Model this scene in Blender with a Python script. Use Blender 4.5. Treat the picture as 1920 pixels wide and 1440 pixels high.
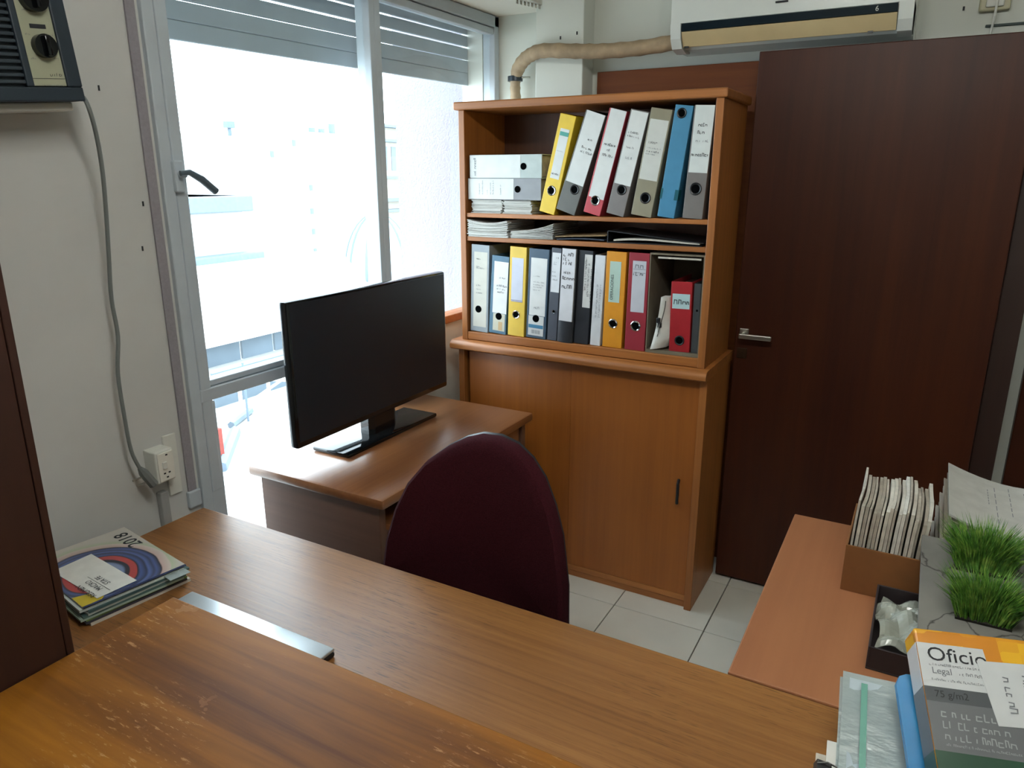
import bpy, bmesh, math, random
from mathutils import Vector, Matrix, Euler
random.seed(7)
for o in list(bpy.data.objects): bpy.data.objects.remove(o)
scene = bpy.context.scene
COL = scene.collection
R = math.radians

# ---------------------------------------------------------------- camera
YAW, PITCH, F, CH = R(29.29), R(15.99), 1371.3, 1.62
cam = bpy.data.cameras.new('camera'); camo = bpy.data.objects.new('camera', cam); COL.objects.link(camo)
camo.location = (0, 0, CH); camo.rotation_euler = (R(90) - PITCH, 0, YAW)
cam.sensor_width = 36; cam.lens = F / 1920 * 36; cam.clip_start = .05; cam.clip_end = 400
scene.camera = camo

# ---------------------------------------------------------------- world, lights, exposure
w = bpy.data.worlds.new('overcast_sky'); scene.world = w; w.use_nodes = True
bg = w.node_tree.nodes['Background']; bg.inputs[0].default_value = (.80, .91, 1, 1); bg.inputs[1].default_value = 6.5
scene.view_settings.view_transform = 'Standard'; scene.view_settings.look = 'None'
scene.view_settings.exposure = 0.75; scene.view_settings.gamma = 1; scene.view_settings.use_curve_mapping = False
pl = bpy.data.lights.new('window_portal', 'AREA'); pl.shape = 'RECTANGLE'; pl.size = 1.75; pl.size_y = 2.15
pl.cycles.is_portal = True
plo = bpy.data.objects.new('window_portal', pl); COL.objects.link(plo)
plo.location = (-1.83, 2.08, 1.19); plo.rotation_euler = (0, R(-90), 0)   # faces into the room
plo.rotation_euler = Vector((1, 0, 0)).to_track_quat('-Z', 'Y').to_euler()

# ---------------------------------------------------------------- pixel -> place
_m = camo.rotation_euler.to_matrix()
def ray(px, py): return _m @ Vector(((px - 960) / F, -(py - 720) / F, -1))
def onx(px, py, X): d = ray(px, py); return d * (X / d.x) + Vector((0, 0, CH))
def ony(px, py, Y): d = ray(px, py); return d * (Y / d.y) + Vector((0, 0, CH))
def onz(px, py, Z): d = ray(px, py); return d * ((Z - CH) / d.z) + Vector((0, 0, CH))

# ---------------------------------------------------------------- materials
def lin(c):
    if isinstance(c, str): c = tuple(int(c[i:i+2], 16) for i in (0, 2, 4))
    return tuple(((v/255)/12.92 if v/255 <= .04045 else ((v/255+.055)/1.055)**2.4) for v in c) + (1,)
MATS = {}
def base(name):
    m = bpy.data.materials.new(name); m.use_nodes = True; nt = m.node_tree
    return m, nt, nt.nodes['Principled BSDF']
def N(nt, t, **kw):
    n = nt.nodes.new(t)
    for k, v in kw.items():
        if k in n.inputs: n.inputs[k].default_value = v
        else: setattr(n, k, v)
    return n
def coords(nt, scale=(1, 1, 1), rot=(0, 0, 0)):
    tc = N(nt, 'ShaderNodeTexCoord'); mp = N(nt, 'ShaderNodeMapping')
    mp.inputs['Scale'].default_value = scale; mp.inputs['Rotation'].default_value = rot
    nt.links.new(tc.outputs['Object'], mp.inputs[0]); return mp.outputs[0]
def ramp(nt, fac, stops):
    r = N(nt, 'ShaderNodeValToRGB'); e = r.color_ramp.elements
    while len(e) < len(stops): e.new(.5)
    for i, (p, c) in enumerate(stops): e[i].position = p; e[i].color = c if len(c) == 4 else c + (1,)
    nt.links.new(fac, r.inputs[0]); return r.outputs[0]
def mix(nt, fac, a, b, mode='MIX'):
    n = nt.nodes.new('ShaderNodeMix'); n.data_type = 'RGBA'; n.blend_type = mode
    for s, v in ((n.inputs[0], fac), (n.inputs[6], a), (n.inputs[7], b)):
        if hasattr(v, 'links'): nt.links.new(v, s)
        else: s.default_value = v
    return n.outputs[2]
def plain(name, c, rough=.6, var=.06, scale=12, metal=0, bump=0, spec=.5, coat=0, sheen=0):
    if name in MATS: return MATS[name]
    m, nt, b = base(name); c = lin(c)
    nz = N(nt, 'ShaderNodeTexNoise', Scale=scale, Detail=4.0); nt.links.new(coords(nt), nz.inputs[0])
    lo = tuple(v*(1-var) for v in c[:3]) + (1,); hi = tuple(min(1, v*(1+var)) for v in c[:3]) + (1,)
    nt.links.new(ramp(nt, nz.outputs[0], [(.3, lo), (.7, hi)]), b.inputs['Base Color'])
    b.inputs['Roughness'].default_value = rough; b.inputs['Metallic'].default_value = metal
    b.inputs['Specular IOR Level'].default_value = spec; b.inputs['Coat Weight'].default_value = coat
    b.inputs['Sheen Weight'].default_value = sheen
    if bump:
        bp = N(nt, 'ShaderNodeBump', Strength=bump, Distance=.003); nt.links.new(nz.outputs[0], bp.inputs['Height'])
        nt.links.new(bp.outputs[0], b.inputs['Normal'])
    MATS[name] = m; return m
def wood(name, dark, light, axis='x', rough=.4, fine=70, pores=.0, porecol='3a2412', coat=0, scratches=0, spec=.5, bump=.15):
    """grain runs along the axis"""
    m, nt, b = base(name)
    def sc(along, across): return tuple(along if a == axis else across for a in 'xyz')
    n1 = N(nt, 'ShaderNodeTexNoise', Scale=1.0, Detail=6.0, Roughness=.62, Distortion=.5); nt.links.new(coords(nt, sc(1.3, fine)), n1.inputs[0])
    n2 = N(nt, 'ShaderNodeTexNoise', Scale=1.0, Detail=3.0); nt.links.new(coords(nt, sc(.9, 6)), n2.inputs[0])
    a = mix(nt, .5, n1.outputs[0], n2.outputs[0])
    c = ramp(nt, a, [(.34, lin(dark)), (.66, lin(light))])
    h = n1.outputs[0]
    if pores:
        n3 = N(nt, 'ShaderNodeTexNoise', Scale=1.0, Detail=2.0); nt.links.new(coords(nt, sc(26, 520)), n3.inputs[0])
        n8 = N(nt, 'ShaderNodeTexNoise', Scale=2.2, Detail=2.0); nt.links.new(coords(nt), n8.inputs[0])
        f = ramp(nt, n3.outputs[0], [(.59, (0, 0, 0)), (.66, (pores,)*3)]); f = mix(nt, 1, f, ramp(nt, n8.outputs[0], [(.38, (.15,)*3), (.62, (1, 1, 1))]), 'MULTIPLY')
        c = mix(nt, f, c, lin(porecol))
    if scratches:
        n4 = N(nt, 'ShaderNodeTexNoise', Scale=1.0, Detail=5.0, Roughness=.75); nt.links.new(coords(nt, sc(26, 130), (0, 0, .25)), n4.inputs[0])
        n5 = N(nt, 'ShaderNodeTexNoise', Scale=2.6, Detail=3.0); nt.links.new(coords(nt), n5.inputs[0])
        f = ramp(nt, n4.outputs[0], [(.57, (0, 0, 0)), (.64, (scratches,)*3)])
        g = ramp(nt, n5.outputs[0], [(.44, (0, 0, 0)), (.56, (1, 1, 1))])
        f = mix(nt, 1, f, g, 'MULTIPLY'); c = mix(nt, f, c, lin('b58a5e'))
        n6 = N(nt, 'ShaderNodeTexVoronoi', Scale=5.5); nt.links.new(coords(nt, (1, 1.4, 1)), n6.inputs[0])
        n7 = N(nt, 'ShaderNodeTexNoise', Scale=30.0, Detail=2.0); nt.links.new(coords(nt), n7.inputs[0])
        s = N(nt, 'ShaderNodeMath', operation='ADD'); nt.links.new(n6.outputs['Distance'], s.inputs[0]); nt.links.new(n7.outputs[0], s.inputs[1])
        f = ramp(nt, s.outputs[0], [(.58, (.5,)*3), (.595, (0, 0, 0))]); f = mix(nt, 1, f, g, 'MULTIPLY'); c = mix(nt, f, c, lin('a87a50'))
    nt.links.new(c, b.inputs['Base Color'])
    b.inputs['Roughness'].default_value = rough; b.inputs['Coat Weight'].default_value = coat; b.inputs['Coat Roughness'].default_value = .25
    b.inputs['Specular IOR Level'].default_value = spec
    bp = N(nt, 'ShaderNodeBump', Strength=bump, Distance=.002); nt.links.new(h, bp.inputs['Height']); nt.links.new(bp.outputs[0], b.inputs['Normal'])
    MATS[name] = m; return m
def glassmat(name, tint=(.95, .98, .98, 1), rough=.02, solid=0, solidcol='ffffff'):
    m, nt, b = base(name); out = nt.nodes['Material Output']
    tr = N(nt, 'ShaderNodeBsdfTransparent'); tr.inputs[0].default_value = tint
    gl = N(nt, 'ShaderNodeBsdfGlossy'); gl.inputs['Roughness'].default_value = rough
    geo = N(nt, 'ShaderNodeNewGeometry'); mr = N(nt, 'ShaderNodeMapRange'); mr.inputs[3].default_value = 1.35; mr.inputs[4].default_value = 1/1.35
    nt.links.new(geo.outputs['Backfacing'], mr.inputs[0])
    fr = N(nt, 'ShaderNodeFresnel'); nt.links.new(mr.outputs[0], fr.inputs[0]); ms = N(nt, 'ShaderNodeMixShader')
    nt.links.new(fr.outputs[0], ms.inputs[0]); nt.links.new(tr.outputs[0], ms.inputs[1]); nt.links.new(gl.outputs[0], ms.inputs[2])
    s = ms.outputs[0]
    if solid:
        b.inputs['Base Color'].default_value = lin(solidcol); b.inputs['Roughness'].default_value = .25
        nz = N(nt, 'ShaderNodeTexNoise', Scale=18.0, Detail=3.0); nt.links.new(coords(nt, (1, 3, 1)), nz.inputs[0])
        bp = N(nt, 'ShaderNodeBump', Strength=.5, Distance=.01); nt.links.new(nz.outputs[0], bp.inputs['Height']); nt.links.new(bp.outputs[0], b.inputs['Normal'])
        m2 = N(nt, 'ShaderNodeMixShader'); m2.inputs[0].default_value = solid
        nt.links.new(s, m2.inputs[1]); nt.links.new(b.outputs[0], m2.inputs[2]); s = m2.outputs[0]
    nt.links.new(s, out.inputs[0]); MATS[name] = m; return m

M_wall = plain('wall_paint', 'd6d9d0', .75, .05, 3, bump=.05)
M_leftwall = plain('left_wall_paint', 'c9c9c6', .75, .05, 3, bump=.05)
M_white = plain('white_paint', 'd9dad2', .6, .03)
M_frame = plain('window_frame_paint', 'bcc5cc', .45, .04)
M_ceil = plain('ceiling_paint', 'd8d3c6', .8, .04, 4)
M_tile = plain('floor_tile_glaze', 'dcdacf', .35, .05, 5)
M_grout = plain('grout', '6b675f', .9, .1, 40)
M_shelf = wood('bookshelf_wood', '7e4a20', 'a5662f', 'z', .45, 60)
M_shelfx = wood('bookshelf_wood_across', '7e4a20', 'ad6d36', 'x', .42, 60)
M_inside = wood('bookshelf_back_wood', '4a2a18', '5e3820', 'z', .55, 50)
M_cabdoor = wood('cabinet_door_wood', '864a18', '9c5a20', 'z', .42, 45)
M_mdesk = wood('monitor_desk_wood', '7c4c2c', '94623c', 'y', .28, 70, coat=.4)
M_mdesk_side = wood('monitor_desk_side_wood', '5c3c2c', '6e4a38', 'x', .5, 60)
M_desk = wood('main_desk_wood', '6e4522', '98693a', 'x', .36, 90, pores=.9)
M_counter = wood('counter_wood', '5a3210', '9a6219', 'x', .5, 25, scratches=.8, spec=.25)
M_rdesk = wood('side_desk_wood', '935e3e', 'a06a46', 'y', .5, 40)
M_door = wood('dark_door_wood', '33140a', '46200e', 'z', .42, 30, spec=.25)
M_panel = wood('partition_wood', '2e1710', '3c2016', 'z', .5, 30)
M_frame_wood = wood('door_frame_wood', '2a1610', '371d14', 'z', .5, 30)
M_wallpanel = wood('wall_panel_wood', '633216', '7a431c', 'x', .5, 35, spec=.25)
M_black = plain('black_plastic', '16171a', .4, .1)
M_blackgloss = plain('black_gloss_plastic', '0e1013', .12, .1)
M_screen = plain('screen_glass', '1a2028', .38, .05)  # base lifted from black, painting in some of the window flare's haze
M_paper = plain('paper', 'd8d8d2', .8, .06, 30)
M_paper2 = plain('aged_paper', 'b9b3a6', .8, .12, 40)
M_paper3 = plain('grey_paper_edges', 'a59f94', .85, .2, 60)
def edges():
    m, nt, b = base('paper_edges'); nz = N(nt, 'ShaderNodeTexNoise', Scale=1.0, Detail=5.0, Roughness=.7); nt.links.new(coords(nt, (5, 5, 420)), nz.inputs[0])
    nt.links.new(ramp(nt, nz.outputs[0], [(.38, lin('77736c')), (.47, lin('b9b8b2')), (.6, lin('cfcfca'))]), b.inputs['Base Color']); b.inputs['Roughness'].default_value = .85; return m
M_edges = edges()
M_ink = plain('ink', '26282c', .8, .1)
M_inkgrey = plain('grey_ink', '70747a', .8, .1)
M_inkblue = plain('teal_ink', '1e4a52', .8, .1)
M_chrome = plain('chrome', 'c8ccd0', .12, .03, metal=1)
M_steel = plain('brushed_steel', 'b6b4ac', .35, .05, metal=1)
M_silver = plain('silver_laptop_lid', 'c3cacd', .3, .03, metal=.6)
M_fabric = plain('burgundy_fabric', '361219', .95, .35, 420, bump=.3, spec=.1, sheen=0)
M_glass = glassmat('window_glass')
M_plastic = glassmat('clear_plastic_sleeve', (.93, .97, .97, 1), .08, .62, 'b9c6c6')
M_plastic2 = glassmat('clear_plastic_bag', (.93, .97, .95, 1), .05, .45, 'c9ccc0')

# ---------------------------------------------------------------- mesh helpers
class MB:
    def __init__(s): s.v = []; s.f = []
    def add(s, vs, fs):
        n = len(s.v); s.v += [Vector(v) for v in vs]; s.f += [tuple(i + n for i in f) for f in fs]; return s
    def box(s, a, b, bev=0):
        x0, x1 = sorted((a[0], b[0])); y0, y1 = sorted((a[1], b[1])); z0, z1 = sorted((a[2], b[2]))
        if bev:
            bm = bmesh.new(); bmesh.ops.create_cube(bm, size=1)
            for v in bm.verts: v.co = Vector(((x0+x1)/2 + v.co.x*(x1-x0), (y0+y1)/2 + v.co.y*(y1-y0), (z0+z1)/2 + v.co.z*(z1-z0)))
            bmesh.ops.bevel(bm, geom=bm.edges[:], offset=min(bev, .45*min(x1-x0, y1-y0, z1-z0)), segments=2, affect='EDGES', profile=.5)
            bm.verts.index_update(); s.add([v.co.copy() for v in bm.verts], [[v.index for v in f.verts] for f in bm.faces]); bm.free(); return s
        return s.add([(x0,y0,z0),(x1,y0,z0),(x1,y1,z0),(x0,y1,z0),(x0,y0,z1),(x1,y0,z1),(x1,y1,z1),(x0,y1,z1)],
                     [(3,2,1,0),(4,5,6,7),(0,1,5,4),(1,2,6,5),(2,3,7,6),(3,0,4,7)])
    def prism(s, pts, axis, a, b):
        """pts: 2-D outline in the two other axes (in xyz order), extruded along the axis from a to b"""
        def P(p, t): return {'x': (t, p[0], p[1]), 'y': (p[0], t, p[1]), 'z': (p[0], p[1], t)}[axis]
        n = len(pts)
        return s.add([P(p, a) for p in pts] + [P(p, b) for p in pts],
                     [tuple(range(n)), tuple(range(2*n-1, n-1, -1))] + [(i, i+n, (i+1) % n + n, (i+1) % n) for i in range(n)])
    def tube(s, path, r, n=10, cap=True):
        path = [Vector(p) for p in path]; rings = []; up = None
        for i, p in enumerate(path):
            t = (path[min(i+1, len(path)-1)] - path[max(i-1, 0)]).normalized()
            if up is None: up = t.orthogonal().normalized()
            up = (up - t * up.dot(t)).normalized(); q = t.cross(up)
            rr = r[i] if isinstance(r, (list, tuple)) else r
            rings.append([p + (up*math.cos(2*math.pi*k/n) + q*math.sin(2*math.pi*k/n))*rr for k in range(n)])
        vs = [v for g in rings for v in g]; fs = []
        for i in range(len(path)-1):
            for k in range(n): fs.append((i*n+k, i*n+(k+1) % n, (i+1)*n+(k+1) % n, (i+1)*n+k))
        if cap: fs += [tuple(range(n-1, -1, -1)), tuple(range(len(vs)-n, len(vs)))]
        return s.add(vs, fs)
    def cyl(s, a, b, r, n=20): return s.tube([a, b], r, n)
    def grid(s, fn, nu, nv, thick=None):
        vs = [fn(i/nu, j/nv) for j in range(nv+1) for i in range(nu+1)]
        fs = [(j*(nu+1)+i, j*(nu+1)+i+1, (j+1)*(nu+1)+i+1, (j+1)*(nu+1)+i) for j in range(nv) for i in range(nu)]
        if thick:
            t = Vector(thick); k = len(vs); vs = vs + [Vector(v) + t for v in vs]
            fs += [tuple(i + k for i in f[::-1]) for f in fs]
            rim = [i for i in range(nu+1)] + [(j+1)*(nu+1)+nu for j in range(nv)] + [nv*(nu+1)+nu-1-i for i in range(nu)] + [(nv-1-j)*(nu+1) for j in range(nv-1)]
            fs += [(rim[(i+1) % len(rim)], rim[i], rim[i]+k, rim[(i+1) % len(rim)]+k) for i in range(len(rim))]
        return s.add(vs, fs)
    def build(s, name, mat, parent=None, world=True, smooth=False):
        me = bpy.data.meshes.new(name); off = Vector(parent_loc(parent)) if (parent and world) else Vector((0, 0, 0))
        org = Vector((0, 0, 0))
        me.from_pydata([v - off for v in s.v], [], s.f); me.validate(); 
        bm = bmesh.new(); bm.from_mesh(me); bmesh.ops.recalc_face_normals(bm, faces=bm.faces); bm.to_mesh(me); bm.free()
        me.materials.append(mat); o = bpy.data.objects.new(name, me); COL.objects.link(o)
        if parent: o.parent = parent
        if smooth:
            for p in me.polygons: p.use_smooth = True
            me.set_sharp_from_angle(angle=R(38))
        return o
def parent_loc(p):
    v = Vector(p.location)
    while p.parent: p = p.parent; v += Vector(p.location)
    return v
def tag(o, label=None, cat=None, group=None, kind=None):
    for k, v in (('label', label), ('category', cat), ('group', group), ('kind', kind)):
        if v: o[k] = v
    return o
def thing(name, label, cat, loc=(0, 0, 0), rot=(0, 0, 0), group=None):
    o = bpy.data.objects.new(name, None); COL.objects.link(o); o.location = loc; o.rotation_euler = rot; o.empty_display_size = .05
    return tag(o, label, cat, group)
def solo(mb, name, mat, label, cat, group=None, smooth=False):
    """a thing that is one mesh: origin at its base centre"""
    xs = [v.x for v in mb.v]; ys = [v.y for v in mb.v]; zs = [v.z for v in mb.v]
    c = Vector(((min(xs)+max(xs))/2, (min(ys)+max(ys))/2, min(zs)))
    mb.v = [v - c for v in mb.v]; o = mb.build(name, mat, smooth=smooth); o.location = c
    return tag(o, label, cat, group)
def struct(mb, name, mat, parent=None, smooth=False):
    o = mb.build(name, mat, parent, smooth=smooth)
    if not parent: o['kind'] = 'structure'
    return o
def box(a, b, bev=0): return MB().box(a, b, bev)
def text(parent, s, size, org, u, v, mat, name='lettering', squeeze=1, world=False, bold=0, align='LEFT'):
    cu = bpy.data.curves.new('t', 'FONT'); cu.body = s; cu.size = size; cu.offset = bold; cu.align_x = align
    cu.resolution_u = 3
    to = bpy.data.objects.new('t', cu); COL.objects.link(to)
    me = bpy.data.meshes.new_from_object(to.evaluated_get(bpy.context.evaluated_depsgraph_get()))
    bpy.data.objects.remove(to); bpy.data.curves.remove(cu)
    u = Vector(u).normalized(); v = Vector(v).normalized(); n = u.cross(v); org = Vector(org)
    if world: org = org - parent_loc(parent)
    for p in me.vertices: p.co = org + u*p.co.x*squeeze + v*p.co.y + n*.0004
    me.name = name; me.materials.clear(); me.materials.append(mat)
    o = bpy.data.objects.new(name, me); COL.objects.link(o); o.parent = parent; return o
def scribble(parent, org, u, v, rows, mat, name='handwriting', world=False):
    """illegible lines of writing as small letter strokes; rows: (start along u, along v, length, height)"""
    mb = MB(); u = Vector(u).normalized(); v = Vector(v).normalized(); n = u.cross(v); org = Vector(org)
    if world: org = org - parent_loc(parent)
    for (a, b, L, h) in rows:
        t = a
        while t < a + L:
            wl = h*random.uniform(.35, .75); tk = h*.16
            def bar(x0, y0, x1, y1):
                d = Vector((x1-x0, y1-y0)); d.normalize(); q = Vector((-d.y, d.x))*tk*.5
                P = [(x0-q.x, y0-q.y), (x1-q.x, y1-q.y), (x1+q.x, y1+q.y), (x0+q.x, y0+q.y)]
                mb.add([org + u*x + v*y + n*.0004 for x, y in P], [(0, 1, 2, 3)])
            k = random.random(); y0 = b + h*random.uniform(-.05, .05); hh = h*random.choice((.6, .65, 1))
            bar(t, y0, t+wl*.15, y0+hh)
            if k > .3: bar(t, y0+hh, t+wl, y0+hh*.9)
            if k > .5: bar(t+wl, y0, t+wl*.9, y0+hh)
            elif k > .15: bar(t, y0, t+wl, y0+.02*h)
            t += wl + h*random.choice((.22, .22, .3, .75))
    return mb.build(name, mat, parent, world=False)

# ================================================================ THE ROOM
XW, YB, XR, YN, ZC = -1.75, 2.99, 2.3, -1.9, 2.62
fl = struct(box((XW-.2, YN-.1, -.12), (XR+.1, YB+.1, -.006)), 'floor', M_grout)
TX, TY = .351, .362
tm = {}
i0 = math.floor((XW+.881)/TX); j0 = math.floor((YN-2.389)/TY)
for i in range(i0, math.ceil((XR+.881)/TX)):
    for j in range(j0, math.ceil((YB-2.389)/TY)):
        x0 = max(XW, -.881+i*TX); x1 = min(XR, -.881+(i+1)*TX); y0 = max(YN, 2.389+j*TY); y1 = min(YB, 2.389+(j+1)*TY)
        if x1-x0 < .02 or y1-y0 < .02: continue
        g = .0022; key = (round(x1-x0, 3), round(y1-y0, 3))
        if key not in tm:
            mb = box((0, 0, -.008), (x1-x0-2*g, y1-y0-2*g, 0), .0012); o = mb.build('tile', M_tile, fl, world=False); tm[key] = o.data
        else:
            o = bpy.data.objects.new('tile', tm[key]); COL.objects.link(o); o.parent = fl
        o.location = (x0+g, y0+g, 0)
struct(box((XW-.25, YN-.1, ZC), (XR+.1, YB+.1, ZC+.1)), 'ceiling', M_ceil)
# window wall: solid part, lintel above the window, sill below
WY0, WZ0, WZ1 = 1.264, .10, 2.27
lw = MB().box((XW-.2, YN, 0), (XW, WY0, ZC)).box((XW-.2, WY0, WZ1), (XW, YB, ZC)).box((XW-.2, WY0, 0), (XW, YB, WZ0))
struct(lw, 'wall_left', M_leftwall)
struct(box((XW, YB, 0), (XR, YB+.12, ZC)), 'wall_back', M_wall)
struct(box((XR, YN, 0), (XR+.1, YB, ZC)), 'wall_right', M_wall)
struct(box((XW-.2, YN-.1, 0), (XR+.1, YN, ZC)), 'wall_near', M_wall)
struct(box((-1.508, 2.885, 0), (-1.295, YB, ZC), .004), 'wall_pilaster', M_wall)
struct(box((XW, YN, 2.272), (-1.50, YB, ZC)), 'ceiling_shutter_box', M_ceil)
# dark crack between box and wall, curtain track on the box
t = thing('curtain_track', 'metal curtain track end under the shutter box beside the pilaster', 'curtain track', (-1.49, 2.4, 2.262))
MB().box((-1.50, .6, 2.262), (-1.455, 2.84, 2.285), .003).build('rail', M_white, t)
mb = MB()
for k in range(7): mb.box((-1.497+.0055*k, 2.70+.02*k, 2.248), (-1.494+.0055*k, 2.715+.02*k, 2.262))
mb.build('glider', M_steel, t)
for nm, P, dx_ in (('wall_left', onx(268, 382, XW), 0), ('wall_left', onx(267, 466, XW), 0), ('wall_left', onx(185, 165, XW), 0), ('wall_pilaster', ony(1051, 71, 2.885), 1), ('wall_pilaster', ony(1082, 62, 2.885), 1), ('wall_back', ony(1807, 16, YB), 1)):
    d_ = Vector((.0015, .002, .006)) if not dx_ else Vector((.003, .0015, .006))
    struct(box(P-d_, P+d_), 'nail_mark', M_ink, bpy.data.objects[nm])
# window --------------------------------------------------------
win = struct(MB().box((-1.80, 1.262, 0.10), (-1.735, 1.296, 2.27), .004).box((-1.79, 1.30, .72), (-1.738, 1.335, 2.27), .004)
             .box((-1.80, 2.95, .10), (-1.74, 2.988, 2.27), .004).box((-1.80, 1.262, 2.225), (-1.74, 2.988, 2.27), .004)
             .box((-1.785, 1.30, 2.195), (-1.745, 2.95, 2.222), .004).box((-1.80, 1.262, .10), (-1.74, 2.95, .15), .004), 'window_1', M_frame)
struct(MB().box((-1.80, 2.118, .10), (-1.738, 2.145, 2.225), .003).box((-1.79, 2.149, .15), (-1.742, 2.182, 2.225), .003), 'mullion', M_frame, win)
tr = struct(MB().box((-1.80, 1.296, .995), (-1.737, 2.118, 1.032), .003).box((-1.785, 1.33, 1.034), (-1.745, 2.118, 1.052), .003), 'transom', M_frame, win)
struct(MB().box((-1.79, 1.30, .15), (-1.742, 1.345, .99), .003), 'lower_sash_stile', M_frame, win)
for nm, a, b in (('pane', (1.325, 1.05), (2.12, 2.2)), ('pane', (1.34, .15), (2.12, 1.0)), ('pane', (2.18, 1.05), (2.955, 2.2))):
    struct(box((-1.768, a[0], a[1]), (-1.764, b[0], b[1])), nm, M_glass, win)
struct(box((-1.80, 2.18, .10), (-1.757, 2.955, 1.01)), 'spandrel_panel', M_white, win)
struct(box((-1.80, 2.18, 1.012), (-1.728, 2.955, 1.046), .004), 'sill_board', M_shelfx, win)
hd = MB().box((-1.742, 1.29, 1.575), (-1.722, 1.318, 1.655), .004)
hd.cyl((-1.74, 1.305, 1.62), (-1.705, 1.305, 1.62), .009, 12)
struct(hd, 'handle_plate', M_frame, win)
p = [onx(338, 325, -1.70), onx(355, 323, -1.695), onx(378, 336, -1.69), onx(405, 359, -1.69)]
struct(MB().tube(p, [.007, .008, .010, .010], 10), 'handle_lever', plain('handle_grey', '4c5a64', .4), win, True)
# shutter slats, each its own piece, hanging a little crooked
sh = struct(MB().box((-1.905, 1.216, 2.262), (-1.855, 2.945, 2.30)), 'window_shutter', plain('shutter_paint', '9aa2a8', .6))
sh['label'] = 'grey roller shutter pulled up at the top of the window'
M_slat = plain('shutter_slat_paint', 'aab2b9', .6, .06, 8)
dzl = R(.6)
for k in range(8):
    z = 1.984 + .0 + k*.0515; gap = (.0006, .0006, .004, .0085, .003, .005, .003, .003)[k]
    mb = MB().prism([(-1.886, 0), (-1.878, -.0255+gap/2), (-1.874, -.0255+gap/2), (-1.876, 0), (-1.874, .0255-gap/2), (-1.878, .0255-gap/2)], 'y', -.85, .85) if False else MB()
    mb.box((-.006, -.86, gap/2), (.006, .86, .0515-gap/2), .003)
    o = mb.build('slat', M_slat, sh, world=False); o.location = (-1.88, 2.085, z); o.rotation_euler = (R(.9), 0, 0)
# ================================================================ LEFT WALL FITTINGS
t = thing('shutter_strap', 'long pinkish grey shutter strap hanging beside the window frame', 'strap', (-1.745, 1.237, .70))
MB().box((-1.7485, 1.224, .745), (-1.742, 1.25, 2.272), .001).build('webbing', plain('strap_webbing', '8f8a90', .9, .08, 150), t)
MB().box((-1.75, 1.218, .70), (-1.735, 1.258, .75), .004).build('strap_guide', M_frame, t)
solo(MB().box((-1.75, 1.166, .76), (-1.742, 1.205, .935), .002), 'cover_plate', M_white, 'flat white cover plate on the wall between socket and strap', 'cover plate')
solo(MB().box((-1.75, 1.128, .02), (-1.728, 1.152, .785), .003), 'cable_duct', plain('grey_duct', '9a9a98', .5), 'vertical grey cable duct running down from the wall socket', 'cable duct')
t = thing('wall_socket', 'white surface mounted power socket with switch on the left wall', 'socket', (-1.75, 1.135, .80))
MB().box((-1.75, 1.108, .825), (-1.70, 1.162, .915), .004).build('box', M_white, t)
MB().box((-1.70, 1.112, .83), (-1.695, 1.158, .91), .002).build('face_plate', plain('socket_face', 'e4e2d8', .4), t)
MB().box((-1.695, 1.122, .865), (-1.690, 1.135, .885), .002).build('switch_rocker', M_white, t)
for a, b in ((1.124, .850), (1.138, .850), (1.131, .838), (1.135, .9)): MB().box((-1.6955, a, b), (-1.6944, a+.006, b+.004)).build('slot', M_black, t)
t = thing('power_cord', 'grey power cord hanging from the old air conditioner to a loose plug', 'power cord', (-1.70, 1.1, .80))
pts = [(150, 176, -1.70), (164, 196, -1.62), (180, 250, -1.64), (192, 320, -1.66), (199, 400, -1.68), (204, 480, -1.695), (209, 560, -1.70), (221, 630, -1.70), (221, 700, -1.70), (233, 780, -1.70), (246, 845, -1.70), (262, 878, -1.70)]
path = [onx(*q) for q in pts]
fine = []
for i in range(len(path)-1):
    p0 = path[max(0, i-1)]; p1 = path[i]; p2 = path[i+1]; p3 = path[min(len(path)-1, i+2)]
    for k in range(5):
        s = k/5; fine.append(.5*((2*p1)+(p2-p0)*s+(2*p0-5*p1+4*p2-p3)*s*s+(3*p1-p0-3*p2+p3)*s**3))
fine.append(path[-1])
M_cord = plain('grey_cord', '6f7472', .5)
MB().tube(fine, .0048, 8).build('cable', M_cord, t, smooth=True)
e = onx(262, 878, -1.70); g = onx(288, 908, -1.70)
MB().tube([e, e.lerp(g, .3), g], [.006, .013, .013], 8).build('plug', M_cord, t, smooth=True)
for q, r_ in (((272, 892), (249, 902)), ((279, 902), (257, 912))): MB().cyl(onx(*q, -1.70), onx(*r_, -1.70), .0026, 8).build('prong', M_steel, t)
# old window air conditioner
XA = -1.625
t = thing('window_air_conditioner', 'old black air conditioner with cream control panel high on left wall', 'air conditioner', (XA, 1.02, 1.772), (R(5), 0, 0))
M_acb = plain('air_conditioner_black', '24303a', .5, .1)
MB().box((-.30, -.60, .0), (-.012, 0, .40), .006).build('housing', M_acb, t, world=False)
fb = MB().box((-.012, -.60, 0), (.0, 0, .028), .003).box((-.012, -.032, .028), (0, 0, .40), .003).box((-.012, -.115, .028), (0, -.100, .40), .003).box((-.012, -.6, .385), (0, 0, .40), .003)
fb.build('front_bezel', M_acb, t, world=False)
for k in range(28): MB().box((-.011, -.595, .034+k*.0125), (-.002, -.115, .034+k*.0125+.007), .002).build('slat', plain('grille_slat', '2c3740', .5), t, world=False)
MB().box((-.012, -.100, .030), (-.004, -.032, .385), .001).build('control_panel', plain('cream_panel', 'a6a890', .5), t, world=False)
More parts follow.
